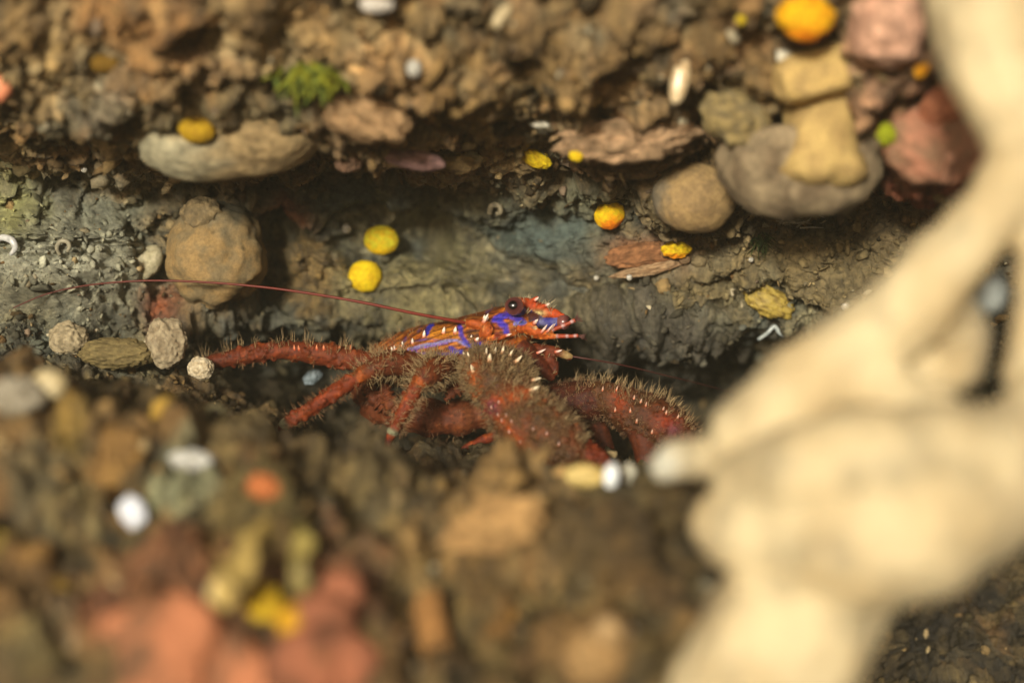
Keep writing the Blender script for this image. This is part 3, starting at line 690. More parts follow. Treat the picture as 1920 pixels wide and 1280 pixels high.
# long antennae and the short jointed antennules
def feeler(name, pts, r0, r1, c0, c1, label=None, seg=8, sub=14, rings=True):
    pts = [P(*p) for p in pts]; n = len(pts); rad = [r0 + (r1 - r0) * i / (n - 1) for i in range(n)]
    V, F = tube(pts, rad, seg, True, sub); V = np.array(V); t = np.repeat(np.linspace(0, 1, len(V) // seg), seg)
    o = new_obj(name, V, F, M_ANT, mix(np.tile(c0, (len(V), 1)), np.tile(c1, (len(V), 1)), t), LOB)
    if label: o['label'] = label
feeler('antenna', [(872, 605, .33), (840, 599, .25), (770, 586, .15), (690, 569, .1), (600, 553, .1), (500, 539, .1), (400, 530, .15), (300, 526, .2), (220, 529, .2), (150, 537, .1), (85, 552, 0), (25, 577, -.1)], .034, .011, lin(112, 34, 16), lin(84, 32, 22), 'long thin antenna swept back over the body')
feeler('antenna', [(1066, 667, .45), (1110, 674, .4), (1170, 685, .5), (1250, 704, .7), (1330, 724, 1.0), (1400, 745, 1.3)], .018, .005, lin(70, 22, 12), lin(40, 14, 9), 'thin forward antenna fading into the shadow')  # colour darkened toward the tip, painting the fade into shadow
def antennule(pts, rad, tipdir):
    pts = [P(*p) for p in pts]; V, F = tube(pts, rad, 10, True, 5); V = np.array(V); t = np.repeat(np.linspace(0, 1, len(V) // 10), 10)
    cc = np.tile(lin(146, 56, 26), (len(V), 1)); 
    for w in (.02, .42, .82): cc = mix(cc, np.tile(lin(190, 170, 168), (len(V), 1)), np.exp(-((t - w) / .05) ** 2) * .75)
    o = new_obj('antennule', V, F, M_ANT, cc, LOB)
    r = np.random.default_rng(5); tip = pts[-1]; VV, FF = [], []
    for j in range(12):
        dd = Vector(tipdir) + Vector(r.normal(0, .35, 3)); dd.normalize()
        v, f = tube([tip - dd * .02, tip + dd * .08, tip + dd * r.uniform(.12, .22)], [.016, .011, .003], 5)
        o_ = len(VV); VV += v; FF += [tuple(i + o_ for i in q_) for q_ in f]
    new_obj('tip_bristles', VV, FF, M_HAIR, lin(96, 60, 52), o)['kind'] = 'stuff'
antennule([(1036, 618, -.05), (1052, 612, -.1), (1066, 606, -.12), (1078, 600, -.12)], [.045, .04, .036, .045], (.6, 0, .5))
antennule([(1044, 630, -.05), (1060, 630, -.1), (1072, 630, -.1), (1084, 629, -.1)], [.045, .04, .036, .04], (1, 0, 0))
for a in [(1012, 618, 1, -.8, 20, 3), (1025, 621, 1, -.9, 22, 2.6), (1034, 614, 1, -.7, 18, 2.4), (998, 606, .8, -.8, 12, 4), (1000, 566, .6, -.8, 10, 3.2), (1022, 574, .9, -.4, 10, 3), (952, 627, 1, -.4, 12, 2.8), (1012, 658, 1, -.1, 20, 3), (1040, 660, 1, -.1, 16, 3)]: spine(*a, c0=lin(206, 90, 50), c1=lin(236, 206, 190))

# ---------------------------------------------------------------- growths, stones and shells on the rock
def rotm(deg, yaw=0, pitch=0):
    return np.array((Matrix.Rotation(math.radians(deg), 3, 'Y') @ Matrix.Rotation(math.radians(pitch), 3, 'X') @ Matrix.Rotation(math.radians(yaw), 3, 'Z')))
_seed = [200]
def blob_mesh(c, rx, ry, rz, c1, c2, rot=0, lum=.14, freq=1.5, wart=0., wfreq=4.5, boxy=0., level=4, c3=None, c3dir=(0, 0, -1), pores=0., cmix=.5, yaw=0, pitch=0, ridge=0., crust=.035):
    _seed[0] += 7; sd_ = _seed[0]
    iv, f = ico(level); off = np.array([sd_ * 1.37 % 50, sd_ * 2.11 % 50, sd_ * .73 % 50])
    d = iv.copy()
    if boxy: d = np.sign(d) * np.abs(d) ** (1 - boxy); d /= np.max(np.abs(d), axis=1, keepdims=True) ** boxy * np.linalg.norm(d, axis=1, keepdims=True) ** (1 - boxy)
    r = 1 + lum * 1.6 * fbm(iv * freq + off, 4, sd_)
    if ridge: r = r + ridge * (fbm(iv * freq * 2 + off, 3, sd_ + 3, True) - .4)
    w1 = w2 = None
    if wart:
        w1, w2, wi_ = worley(iv * wfreq + off, sd_); r = r + wart * dome(w1, .7)
    hh = fbm(iv * 2.6 + off + 9, 4, sd_ + 1); fine = fbm(iv * 9 + off, 3, sd_ + 2)
    r = r + .02 * fine + crust * fbm(iv * 5 + off, 3, sd_ + 6, True)
    cc = mix(np.tile(lin(*c1), (len(iv), 1)), np.tile(lin(*c2), (len(iv), 1)), sstep(-.3, .35, hh + .4 * fine) * cmix * 2 if cmix <= .5 else sstep(-.3, .35, hh))
    if wart > .03: cc = mix(cc, cc * .75, sstep(.5, .8, w1))
    if c3 is not None:
        cc = mix(cc, np.tile(lin(*c3), (len(iv), 1)), sstep(.25, .95, iv @ np.array(Vector(c3dir).normalized()) + .35 * hh))
    if pores:
        p1, p2, pi_ = worley(iv * 3.2 + off, sd_ + 4); pm = (p1 < .12) & (pi_ % 2 == 0)
        r = r - pores * pm; cc = np.where(pm[:, None], cc * .45, cc)
    v = (d * r[:, None]) * np.array([rx, ry, rz]) @ rotm(rot, yaw, pitch).T + np.array(c)
    return v, f, cc
def sit(px, py, ry, emb=.35, d=None):
    return (rock_d(px, py, 3) - ry * (1 - 2 * emb)) if d is None else d
def blob(name, label, cat, px, py, rx, rz, c1, c2, ry=None, emb=.35, d=None, mat=None, group=None, **k):
    if cat == 'stone' and name != 'hanging_boulder':                                   # stones are grown over: ragged outline, sunk into the crust
        k['lum'] = k.get('lum', .14) * 1.5 + .08; k['ridge'] = k.get('ridge', 0) + .16; emb = min(.5, emb + .12); k['level'] = 5
    if mat is M_SPONGE: k.setdefault('crust', .012)
    ry_ = (ry if ry is not None else .8 * min(rx, rz)) / 100
    dd = sit(px, py, ry_, emb, d); s_ = (CAM_D + dd) / CAM_D
    c = P(px, py, dd)
    v, f, cc = blob_mesh(c, rx / 100 * s_, ry_ * s_, rz / 100 * s_, c1, c2, **k)
    o = new_obj(name, v, f, mat or M_LUMP, cc, origin=c); tag(o, label, cat, group); zb_add(v); return o
SP = dict(mat=M_SPONGE, lum=.08, freq=1.5, wart=.014, wfreq=11, emb=.2)
YEL = 'small yellow sponges dotted over the rock'
YB, YO, YD = (220, 190, 22), (204, 164, 16), (226, 136, 10)
# green tuft alga: many short blades
def tuft(name, label, cat, px, py, w, h, c1, c2, n, blade, seed, d=None, fan=(0, 0, -1), sprd=.7):
    r = np.random.default_rng(seed); dd = sit(px, py, .1, .3, d); c0 = P(px, py, dd); V, F, CC = [], [], []
    for i in range(n):
        bpos = c0 + Vector((r.normal(0, w * .25) / 100, r.normal(0, .08), r.normal(0, h * .15) / 100))
        d_ = Vector(fan) + Vector((r.normal(0, sprd), -.5 + r.normal(0, .3), r.normal(0, .3))); d_.normalize()
        L = h / 100 * r.uniform(.5, 1.0); bend = Vector(r.normal(0, .15, 3)) * L
        v, f = tube([bpos - d_ * .03, bpos + d_ * L * .5, bpos + d_ * L + bend], [blade, blade * .9, blade * .25], 6)
        o = len(V); V += v; F += [tuple(j + o for j in q_) for q_ in f]; t = r.uniform(0, 1); CC += [lin(*c1) * (1 - t) + lin(*c2) * t] * len(v)
    o = new_obj(name, V, F, M_SPONGE, np.array(CC), origin=c0); tag(o, label, cat); return o
tuft('green_tuft', 'yellow green tuft of alga hanging left of the pinkish wedge stone', 'alga', 570, 135, 90, 52, (130, 128, 26), (84, 98, 38), 70, .05, 3)
tuft('dark_tuft', 'thin dark green hydroid tuft below the grey bowl', 'hydroid', 1425, 446, 40, 42, (44, 56, 26), (70, 78, 34), 40, .012, 4)
tuft('white_tuft', 'white feathery worm tuft under the grey bowl', 'worm', 1480, 418, 60, 42, (206, 198, 178), (150, 140, 116), 30, .02, 5, fan=(.7, -.4, .35), sprd=.5)
tuft('pale_bristle', 'pale ragged bristle tuft between the two ragged yellow sponges of the edge', 'hydroid', 1045, 290, 34, 22, (150, 140, 112), (96, 88, 64), 26, .012, 6, fan=(.3, 0, .8))
# knobs and stones
L_ = dict(lum=.1, freq=1.4)
blob('knob_sponge', 'big round tan knob sponge at left, with a small dark pore', 'sponge', 405, 476, 92, 98, (150, 122, 78), (120, 104, 74), ry=85, emb=.47, level=5, lum=.12, freq=1.8, wart=.015, wfreq=10, pores=.03, c3=(96, 90, 72), c3dir=(.2, 0, 1), mat=M_SPONGE)
blob('knob_sponge', 'pale knobbly crown growing on top of the big tan knob', 'sponge', 378, 402, 34, 30, (150, 128, 90), (120, 104, 76), emb=.1, lum=.2, freq=2.4, wart=.12, d=.7)
blob('pale_stub', 'pale oval stub left of the big tan knob', 'sponge', 277, 492, 24, 34, (184, 174, 142), (160, 150, 116), rot=35, emb=.15, mat=M_SPONGE, lum=.1, wart=.05, wfreq=6)
blob('hanging_boulder', 'large pale rounded boulder hanging from the left of the overhang', 'stone', 428, 258, 174, 82, (172, 146, 102), (128, 106, 72), ry=85, rot=-3, d=-2.4, level=5, lum=.1, freq=1.3, crust=.015, c3=(172, 162, 130), c3dir=(-.7, -.3, -.2))
blob('knob_sponge', 'round tan knob under the overhang, left of the grey bowl', 'sponge', 1302, 370, 78, 66, (156, 128, 84), (130, 106, 72), ry=60, emb=.3, level=5, lum=.06, freq=1.2, wart=.012, wfreq=14, c3=(112, 102, 84), c3dir=(-1, .2, .1), mat=M_SPONGE)
blob('stone', 'tilted oval tan stone resting on the grey bowl rim', 'stone', 1380, 226, 60, 42, (160, 138, 88), (118, 104, 74), rot=32, emb=.2, lum=.14, freq=2, ridge=.1, d=-3.6)
blob('stone', 'pinkish tan wedge stone below the yellow green tuft', 'stone', 690, 222, 82, 40, (180, 144, 102), (148, 116, 80), ry=55, rot=18, emb=.3, level=5, lum=.12, freq=1.2, boxy=.15)
blob('stone', 'pinkish ridged stone on the overhang edge right of the tiny yellow sponge', 'stone', 1185, 258, 118, 44, (176, 142, 106), (138, 112, 82), ry=60, rot=-6, emb=.35, level=5, lum=.16, freq=1.8, ridge=.12)
blob('stone', 'pink pale block at the top right, beside the cream sponge', 'stone', 1662, 58, 64, 66, (216, 168, 138), (184, 140, 114), ry=60, emb=.25, boxy=.3, lum=.08)
blob('purple_crust', 'dusty purple crust lump on the middle of the overhang edge', 'crust', 778, 300, 56, 19, (150, 114, 106), (124, 92, 86), rot=10, emb=.35, lum=.16, wart=.05, wfreq=10)
blob('buff_crust', 'buff crumbly crust with a white top right of the purple crust', 'crust', 855, 304, 48, 22, (150, 122, 76), (116, 92, 56), emb=.3, lum=.2, freq=2.4, wart=.1, wfreq=6, c3=(220, 206, 160), c3dir=(.5, 0, 1))
blob('stone', 'small round brown pebble left of the purple crust', 'stone', 652, 304, 22, 19, (122, 92, 70), (96, 72, 54), emb=.2)
blob('salmon_crust', 'large salmon red crust beside the cream sponge', 'crust', 1756, 270, 98, 76, (176, 120, 92), (140, 106, 80), ry=50, emb=.5, level=5, lum=.14, ridge=.08, mat=M_SPONGE)
blob('salmon_crust', 'small salmon lump above the large salmon crust', 'crust', 1772, 196, 50, 38, (196, 128, 92), (164, 100, 72), rot=-30, emb=.3, mat=M_SPONGE, lum=.14)
blob('shell', 'upright glossy white shell on the overhang, left of the tan column', 'shell', 1275, 150, 17, 46, (226, 206, 166), (196, 160, 110), rot=12, emb=.15, mat=M_SHELL, lum=.06)
blob('shell', 'bluish white shell chip at the top edge of the overhang', 'shell', 705, 10, 32, 15, (206, 198, 186), (170, 158, 140), emb=.2, mat=M_SHELLDULL)
blob('shell', 'slim white shell chip leaning on the upper overhang', 'shell', 940, 32, 12, 26, (204, 186, 146), (166, 144, 104), rot=35, emb=.15, mat=M_SHELLDULL)
blob('shell', 'thin white shell edge above the ragged yellow edge sponge', 'shell', 1010, 233, 20, 7, (216, 210, 190), (180, 170, 146), rot=8, emb=.1, mat=M_SHELL)
blob('shell', 'small white chip beside the pinkish wedge stone', 'shell', 776, 128, 14, 17, (190, 184, 170), (150, 146, 134), emb=.1, mat=M_SHELLDULL)
blob('shell', 'dull white shell on the tan plate above the column', 'shell', 1468, 106, 18, 12, (222, 214, 190), (190, 180, 156), emb=.1, mat=M_SHELLDULL)
blob('salmon_crust', 'glowing salmon bump at the left edge of the overhang', 'crust', -2, 165, 24, 26, (232, 152, 112), (214, 126, 86), emb=.2, mat=M_SPONGE)
# bowl sponge with a tan column and a plate on top
def lathe(prof, c, seg=56, lum=.03, squash=(1, 1), seed=1, tilt=0):
    V = []
    for r_, z_ in prof:
        for k in range(seg):
            a = 2 * math.pi * k / seg; V.append((r_ * math.cos(a) * squash[0], r_ * math.sin(a) * squash[1], z_))
    V = np.array(V); V *= (1 + lum * 2 * fbm(V * 1.6 + seed, 4, seed))[:, None]
    F = []
    for i in range(len(prof) - 1):
        for k in range(seg): F.append((i * seg + k, i * seg + (k + 1) % seg, (i + 1) * seg + (k + 1) % seg, (i + 1) * seg + k))
    F.append(tuple(range(seg))[::-1]); F.append(tuple(range((len(prof) - 1) * seg, len(prof) * seg)))
    return V @ rotm(tilt).T + np.array(c), F
BW = empty('bowl_sponge', P(1505, 300, -3.0), 'wide grey bowl sponge hanging from the overhang, holding a tan column', 'sponge')
bd = -3.0
ov, of = lathe([(.25, -.98), (.75, -.9), (1.1, -.68), (1.3, -.3), (1.38, .05), (1.36, .28), (1.24, .42), (1.1, .36), (1.02, .1), (.86, -.2), (.5, -.38), (.1, -.42)], P(1500, 298, bd), lum=.09, squash=(1.0, .8), seed=5)
ov = np.array(ov); hh = fbm(ov * 3, 4, 9)
new_obj('bowl', ov, of, M_LUMP, mix(np.tile(lin(160, 140, 108), (len(ov), 1)), np.tile(lin(118, 100, 76), (len(ov), 1)), sstep(-.2, .3, hh)), BW)
cv, cf = lathe([(.2, -.5), (.6, -.42), (.8, -.24), (.78, -.06), (.68, .14), (.62, .4), (.61, .7), (.63, 1.0), (.68, 1.14), (.5, 1.2)], P(1536, 300, bd - .62), lum=.1, squash=(1, .9), seed=8, tilt=2)
cv = np.array(cv); hh = fbm(cv * 2.2, 4, 19)
new_obj('column', cv, cf, M_SPONGE, mix(np.tile(lin(194, 164, 102), (len(cv), 1)), np.tile(lin(156, 128, 80), (len(cv), 1)), sstep(-.2, .3, hh)), BW)['label'] = 'tan yellow column standing in the bowl'
blob('tan_plate', 'tan yellow angular plate of crust above the bowl column', 'crust', 1525, 142, 74, 46, (196, 164, 100), (164, 136, 86), ry=50, rot=-14, d=-4.3, boxy=.5, lum=.1, freq=1.4, ridge=.1, level=5, mat=M_SPONGE)
blob('stone', 'dark brown crumb wedged right of the tan plate', 'stone', 1602, 172, 28, 22, (120, 96, 60), (80, 64, 40), emb=.2, d=-4.0)
# worm tubes
def worm(name, label, px, pts, r, c, d=None, mat=None, closed=False):
    c0 = P(px[0], px[1], sit(px[0], px[1], .1, .25, d)); s_ = (CAM_D + c0.y) / CAM_D
    pp = [c0 + Vector((x / 100 * s_, z, -y / 100 * s_)) for x, y, z in pts]
    V, F = tube(pp, r, 12, True, 6); V = np.array(V); hh = fbm(V * 9, 3, 4)
    o = new_obj(name, V, F, mat or M_SHELL, mix(np.tile(lin(*c), (len(V), 1)), np.tile(lin(*c) * .6, (len(V), 1)), sstep(0, .4, hh)), origin=c0); tag(o, label, 'worm tube', 'white worm tubes'); return o
worm('worm_tube', 'shiny white curled worm tube at the left edge of the wall', (15, 462), [(-20, -12, 0), (-6, -16, -.1), (12, -10, -.15), (18, 4, -.15), (8, 16, -.1)], [.05, .065, .07, .06, .03], (196, 194, 188), mat=M_SHELL)
worm('worm_tube', 'small ring shaped worm tube left of the pale stub', (122, 466), [(-10, 12, 0), (-13, 0, -.08), (-6, -12, -.12), (6, -13, -.12), (11, -4, -.1), (6, 6, -.06)], [.035, .04, .045, .045, .04, .03], (150, 142, 118), mat=M_SHELLDULL)
worm('worm_tube', 'white worm tube stuck on the salmon crust', (1768, 316), [(4, 20, .05), (2, 8, -.1), (0, -4, -.3), (-2, -16, -.5)], [.08, .075, .07, .065], (206, 150, 120), mat=M_SHELLDULL)
worm('worm_tube', 'bent bluish white worm tube right of the dark cavity, near the cream sponge', (1448, 626), [(-26, 10, 0), (-10, -2, -.1), (2, -14, -.12), (12, -2, -.1), (26, 6, 0)], [.035, .04, .045, .04, .03], (170, 176, 170))
worm('worm_tube', 'faint coiled tube on the wall left of the bright yellow sponge', (930, 395), [(-12, 6, 0), (-8, -8, -.1), (6, -8, -.12), (8, 4, -.1), (0, 6, -.08)], [.05, .055, .055, .05, .03], (150, 138, 110), mat=M_SHELLDULL)
worm('worm_tube', 'dull ring of worm tube on the dark floor left of the legs', (405, 776), [(-16, 6, 0), (-12, -10, -.05), (4, -14, -.08), (16, -4, -.08), (12, 10, -.05), (-2, 14, 0)], [.04, .045, .045, .045, .04, .03], (100, 92, 62), mat=M_SHELLDULL)
blob('shell', 'bluish white shell half seen behind the rear leg', 'shell', 586, 706, 19, 12, (136, 148, 152), (96, 106, 108), rot=-35, emb=.1, mat=M_SHELLDULL, d=2.0, lum=.2)
# warty balls on the floor at left
W_ = dict(mat=M_SPONGE, lum=.2, wart=.10, wfreq=4.6, level=5)
blob('warty_sponge', 'warty pale ball at the far left of the floor', 'sponge', 128, 636, 34, 30, (166, 150, 118), (130, 116, 88), d=.25, **W_)
blob('warty_sponge', 'tall warty pale lump beside the rear leg tip', 'sponge', 312, 642, 35, 44, (164, 148, 118), (128, 112, 86), rot=-12, d=.15, **W_)
blob('warty_sponge', 'small round warty ball touching the rear leg tip', 'sponge', 376, 690, 23, 20, (206, 190, 158), (176, 156, 122), d=-.05, **W_)
blob('warty_sponge', 'low olive warty mat between the two larger warty lumps', 'sponge', 220, 662, 62, 26, (122, 106, 66), (96, 82, 50), d=.15, mat=M_SPONGE, lum=.16, wart=.16, wfreq=6.5, level=5)
# right wall: flakes, boulder
blob('yellow_flake', 'yellow olive folded flake on the wall left of the cream sponge', 'crust', 1442, 566, 46, 24, (168, 144, 64), (126, 104, 44), ry=14, rot=22, emb=.1, lum=.22, freq=2.2, ridge=.2, mat=M_SHELLDULL, level=5)
blob('stone', 'flat rusty stone below the bright yellow sponge', 'stone', 1205, 478, 66, 20, (156, 108, 70), (124, 84, 54), rot=-8, emb=.3, lum=.16, ridge=.1)
blob('stone', 'pale rusty slab edge under the flat rusty stone', 'stone', 1215, 505, 62, 10, (170, 140, 104), (130, 100, 70), rot=-12, emb=.2, lum=.12)
# yellow and green sponges
blob('yellow_sponge', 'greenish yellow ball sponge beside the dark hole, above another yellow ball', 'sponge', 715, 450, 33, 27, (196, 186, 40), YO, group=YEL, c3=(222, 180, 14), **SP)
blob('yellow_sponge', 'round yellow ball sponge just above the long antenna', 'sponge', 684, 518, 31, 30, YB, YO, group=YEL, **SP)
blob('yellow_sponge', 'bright yellow sponge with orange underside left of the round tan knob', 'sponge', 1143, 403, 29, 26, YB, (230, 178, 14), group=YEL, rot=-30, c3=(226, 120, 10), c3dir=(-.3, -.3, -1), **SP)
blob('yellow_sponge', 'ragged small yellow sponge under the round tan knob', 'sponge', 1268, 468, 25, 15, YB, (196, 150, 14), group=YEL, c3=YD, mat=M_SPONGE, lum=.25, freq=2.5, wart=.12, wfreq=4, emb=.25)
blob('yellow_sponge', 'ragged yellow sponge on the overhang edge, above the lobster head', 'sponge', 1005, 298, 27, 15, YB, YO, group=YEL, rot=22, mat=M_SPONGE, lum=.22, freq=2.5, wart=.12, wfreq=4, emb=.2)
blob('yellow_sponge', 'tiny yellow sponge against the pinkish stone on the overhang edge', 'sponge', 1080, 293, 13, 10, YB, YO, group=YEL, rot=20, mat=M_SPONGE, lum=.2, freq=2.5, emb=.2)
blob('yellow_sponge', 'large bright orange yellow sponge at the top edge, above the tan column', 'sponge', 1512, 34, 52, 42, (230, 178, 16), (220, 150, 12), group=YEL, c3=(236, 132, 8), c3dir=(.1, 0, -1), mat=M_SPONGE, lum=.16, freq=1.4, wart=.04, wfreq=8, emb=.2)
blob('yellow_sponge', 'dull ochre sponge on the pale hanging boulder', 'sponge', 368, 243, 35, 25, (176, 140, 22), (150, 112, 16), group=YEL, rot=10, **SP)
blob('yellow_sponge', 'dark ochre flat sponge high on the left of the overhang', 'sponge', 196, 120, 30, 17, (116, 86, 18), (98, 70, 14), group=YEL, **SP)
blob('yellow_sponge', 'tiny orange yellow sponge beside the cream sponge, below the pink block', 'sponge', 1728, 133, 17, 12, (222, 160, 16), (200, 120, 14), group=YEL, rot=-40, **SP)
blob('yellow_sponge', 'pinhead sized yellow sponge left of the large orange yellow one', 'sponge', 1389, 38, 9, 9, (200, 180, 30), YO, group=YEL, **SP)
blob('green_sponge', 'small lime green sponge beside the salmon crust, right of the grey bowl', 'sponge', 1662, 252, 17, 20, (160, 166, 22), (120, 126, 18), group='green growths', mat=M_SPONGE, lum=.2, wart=.1, wfreq=4, emb=.2)
# chips: tiny pale bits that catch the light
for i, (x, y, r_, l_) in enumerate([(1408, 487, 5, 'sparkling white grain under the round tan knob'), (1585, 574, 8, 'sparkling white grain beside the cream sponge'), (1180, 520, 6, 'white grain under the rusty slab edge'),
        (1118, 521, 5, 'white grain left of the rusty slab edge'), (158, 318, 6, 'shiny grain below the hanging boulder left end'), (650, 428, 9, 'white grain left of the greenish yellow ball')]):
    blob('shell_grain', l_, 'shell grain', x, y, r_, r_, (186, 180, 164), (140, 132, 116), emb=.25, mat=M_SHELL, level=3, group='white shell grains on the wall')

# ---------------------------------------------------------------- foreground: cream sponge, mound with stones and shells
prims = []
def cl(pts, rad): 
    pp = [P(*p) for p in pts]; rr = [r / 100 * (CAM_D + p[2]) / CAM_D for r, p in zip(rad, pts)]
    prims.append(tube(pp, rr, 20, True, 6))
    for p_, r_ in zip(pp, rr):
        iv, if_ = ico(3); prims.append((iv * r_ + np.array(p_), if_))
cl([(1860, -260, -8.2), (1850, -60, -8.4), (1862, 60, -8.6), (1880, 160, -8.8), (1925, 280, -9), (1962, 420, -9), (1972, 560, -9), (1960, 700, -9)], [120, 115, 112, 84, 66, 62, 62, 80])
cl([(1935, 300, -9), (1880, 385, -9), (1835, 430, -9), (1765, 500, -9.1), (1685, 590, -9.1), (1590, 675, -9.1), (1480, 755, -9), (1395, 812, -8.9)], [66, 64, 56, 68, 78, 84, 84, 76])
cl([(1990, 740, -9.6), (1900, 830, -10.2), (1780, 852, -10.5), (1640, 870, -10.6), (1500, 890, -10.4), (1400, 905, -9.8)], [70, 88, 105, 112, 104, 60])
cl([(1960, 850, -10), (1840, 930, -10.2), (1720, 980, -10.4), (1580, 1010, -10.4), (1440, 1000, -10), (1360, 985, -9.6)], [120, 130, 150, 140, 110, 64])
cl([(1580, 1000, -9.8), (1520, 1100, -9.9), (1470, 1200, -10), (1390, 1330, -10), (1300, 1480, -10)], [140, 135, 150, 150, 140])
cl([(1650, 1050, -9.8), (1600, 1130, -9.9), (1540, 1230, -10)], [90, 80, 90])
cl([(1760, 600, -8.4), (1800, 600, -8.1), (1790, 680, -8.2), (1730, 700, -8.6)], [50, 46, 60, 60])
cl([(1640, 720, -9.3), (1700, 760, -9.6), (1780, 800, -9.9)], [60, 62, 60])
cl([(1320, 855, -8.6), (1265, 866, -8.3), (1240, 880, -8.2)], [44, 34, 28])
wv, wn_, wf_ = remesh(prims, .07, 6, .5)
nn = fbm(wv * .7, 3, 300); n3 = fbm(wv * 1.8, 3, 301)
wv = wv + wn_ * (.17 * nn + .06 * n3 + .02 * fbm(wv * 5, 3, 302))[:, None]
wx, wy = proj(wv)
wc_ = np.tile(lin(208, 189, 148), (len(wv), 1))
wc_ = mix(wc_, np.tile(lin(192, 170, 128), (len(wv), 1)), sstep(-.15, .3, nn)); wc_ = mix(wc_, np.tile(lin(156, 142, 112), (len(wv), 1)), sstep(.05, .4, n3) * .6)
wc_ = mix(wc_, np.tile(lin(130, 124, 108), (len(wv), 1)), sstep(-8.9, -8.2, wv[:, 1]) * sstep(1690, 1760, wx) * (wy < 760) * (wy > 470) * .6)  # recess between the arms greyed: shaded inner side painted into the colour
wc_ = mix(wc_, np.tile(lin(150, 130, 98), (len(wv), 1)), sstep(.12, .4, fbm(wv * .5 + 40, 4, 304)) * .5)
wc_ = mix(wc_, np.tile(lin(196, 196, 182), (len(wv), 1)), np.exp(-(((wx - 1245) / 34) ** 2 + ((wy - 872) / 40) ** 2)) * .9)
tag(new_obj('cream_sponge', wv, wf_, M_CREAM, wc_, origin=P(1500, 1280, -9.5)), 'big smooth cream sponge with branching arms filling the right side', 'sponge')
blob('shell', 'bluish white shell lying in the gap between the cream sponge arms', 'shell', 1800, 590, 52, 36, (186, 190, 180), (150, 150, 138), rot=-38, d=-6.6, mat=M_SHELLDULL, lum=.1)
blob('shell', 'second bluish white shell higher in the gap of the cream sponge', 'shell', 1862, 550, 26, 36, (176, 180, 172), (140, 140, 130), rot=10, d=-6.8, mat=M_SHELLDULL, lum=.1)
# foreground mound
F_ = dict(group='blurred stones of the foreground mound')
def fg(label, x, y, a, b_, c1, c2, rot=0, name='stone', cat='stone', emb=.3, **k):
    kk = dict(lum=.18, freq=1.5, level=4); kk.update(k)
    return blob(name, label, cat, x, y, a, b_, c1, c2, rot=rot, emb=emb, **kk)
fg('glossy white shell on the left of the foreground mound, brightest spot', 250, 960, 24, 30, (236, 238, 244), (196, 200, 210), rot=-25, name='shell', cat='shell', mat=M_SHELL, emb=.25, lum=.25, ridge=.15)
fg('white oval shell above the glossy one, on the mound crest', 358, 862, 38, 18, (196, 194, 186), (146, 142, 130), rot=4, name='shell', cat='shell', mat=M_SHELLDULL, emb=.3, lum=.25, ridge=.15)
fg('large whitish shell at the left edge of the foreground mound', 30, 742, 44, 34, (160, 150, 130), (112, 102, 80), rot=10, name='shell', cat='shell', mat=M_SHELLDULL, emb=.35, lum=.3, ridge=.15)
fg('cream shell touching the whitish shell at the left edge', 92, 722, 34, 30, (204, 190, 150), (176, 154, 108), name='shell', cat='shell', mat=M_SHELLDULL, emb=.2)
fg('small orange sponge on the mound, above the pale yellow blades', 495, 912, 33, 25, (190, 112, 62), (150, 84, 44), rot=15, name='orange_sponge', cat='sponge', mat=M_SPONGE, emb=.2)
# salmon sponge lobes
prims = []
for x, y, r_ in [(330, 1180, 78), (240, 1190, 60), (400, 1250, 90), (300, 1280, 80), (470, 1300, 80)]:
    dd = rock_d(min(max(x, 0), 1920), min(y, 1270), 4) + .05; iv, if_ = ico(3); s_ = (CAM_D + dd) / CAM_D
    prims.append((iv * np.array([r_ * 1.1, r_ * .4, r_ * .95]) / 100 * s_ + np.array(P(x, y, dd)), if_))
sv, sn, sf = remesh(prims, .06, 6, .5); hh = fbm(sv * 1.8, 4, 310); sv = sv + sn * (.14 * hh)[:, None]
tag(new_obj('salmon_sponge', sv, sf, M_SPONGE, mix(np.tile(lin(176, 112, 76), (len(sv), 1)), np.tile(lin(96, 70, 48), (len(sv), 1)), sstep(-.2, .3, hh)), origin=P(330, 1230, -9)), 'big lobed salmon orange sponge at the bottom left', 'sponge')
prims = []
for x, y, r_ in [(600, 1170, 62), (640, 1110, 44), (570, 1250, 70), (650, 1240, 60)]:
    dd = rock_d(x, min(y, 1270), 4) + .05; iv, if_ = ico(3); s_ = (CAM_D + dd) / CAM_D
    prims.append((iv * np.array([r_ * 1.1, r_ * .4, r_ * 1.05]) / 100 * s_ + np.array(P(x, y, dd)), if_))
sv, sn, sf = remesh(prims, .06, 6, .5); hh = fbm(sv * 1.8, 4, 312); sv = sv + sn * (.14 * hh)[:, None]
tag(new_obj('salmon_sponge', sv, sf, M_SPONGE, mix(np.tile(lin(150, 92, 64), (len(sv), 1)), np.tile(lin(100, 62, 42), (len(sv), 1)), sstep(-.2, .3, hh)), origin=P(610, 1200, -8.5)), 'darker rust red sponge right of the big salmon one', 'sponge')
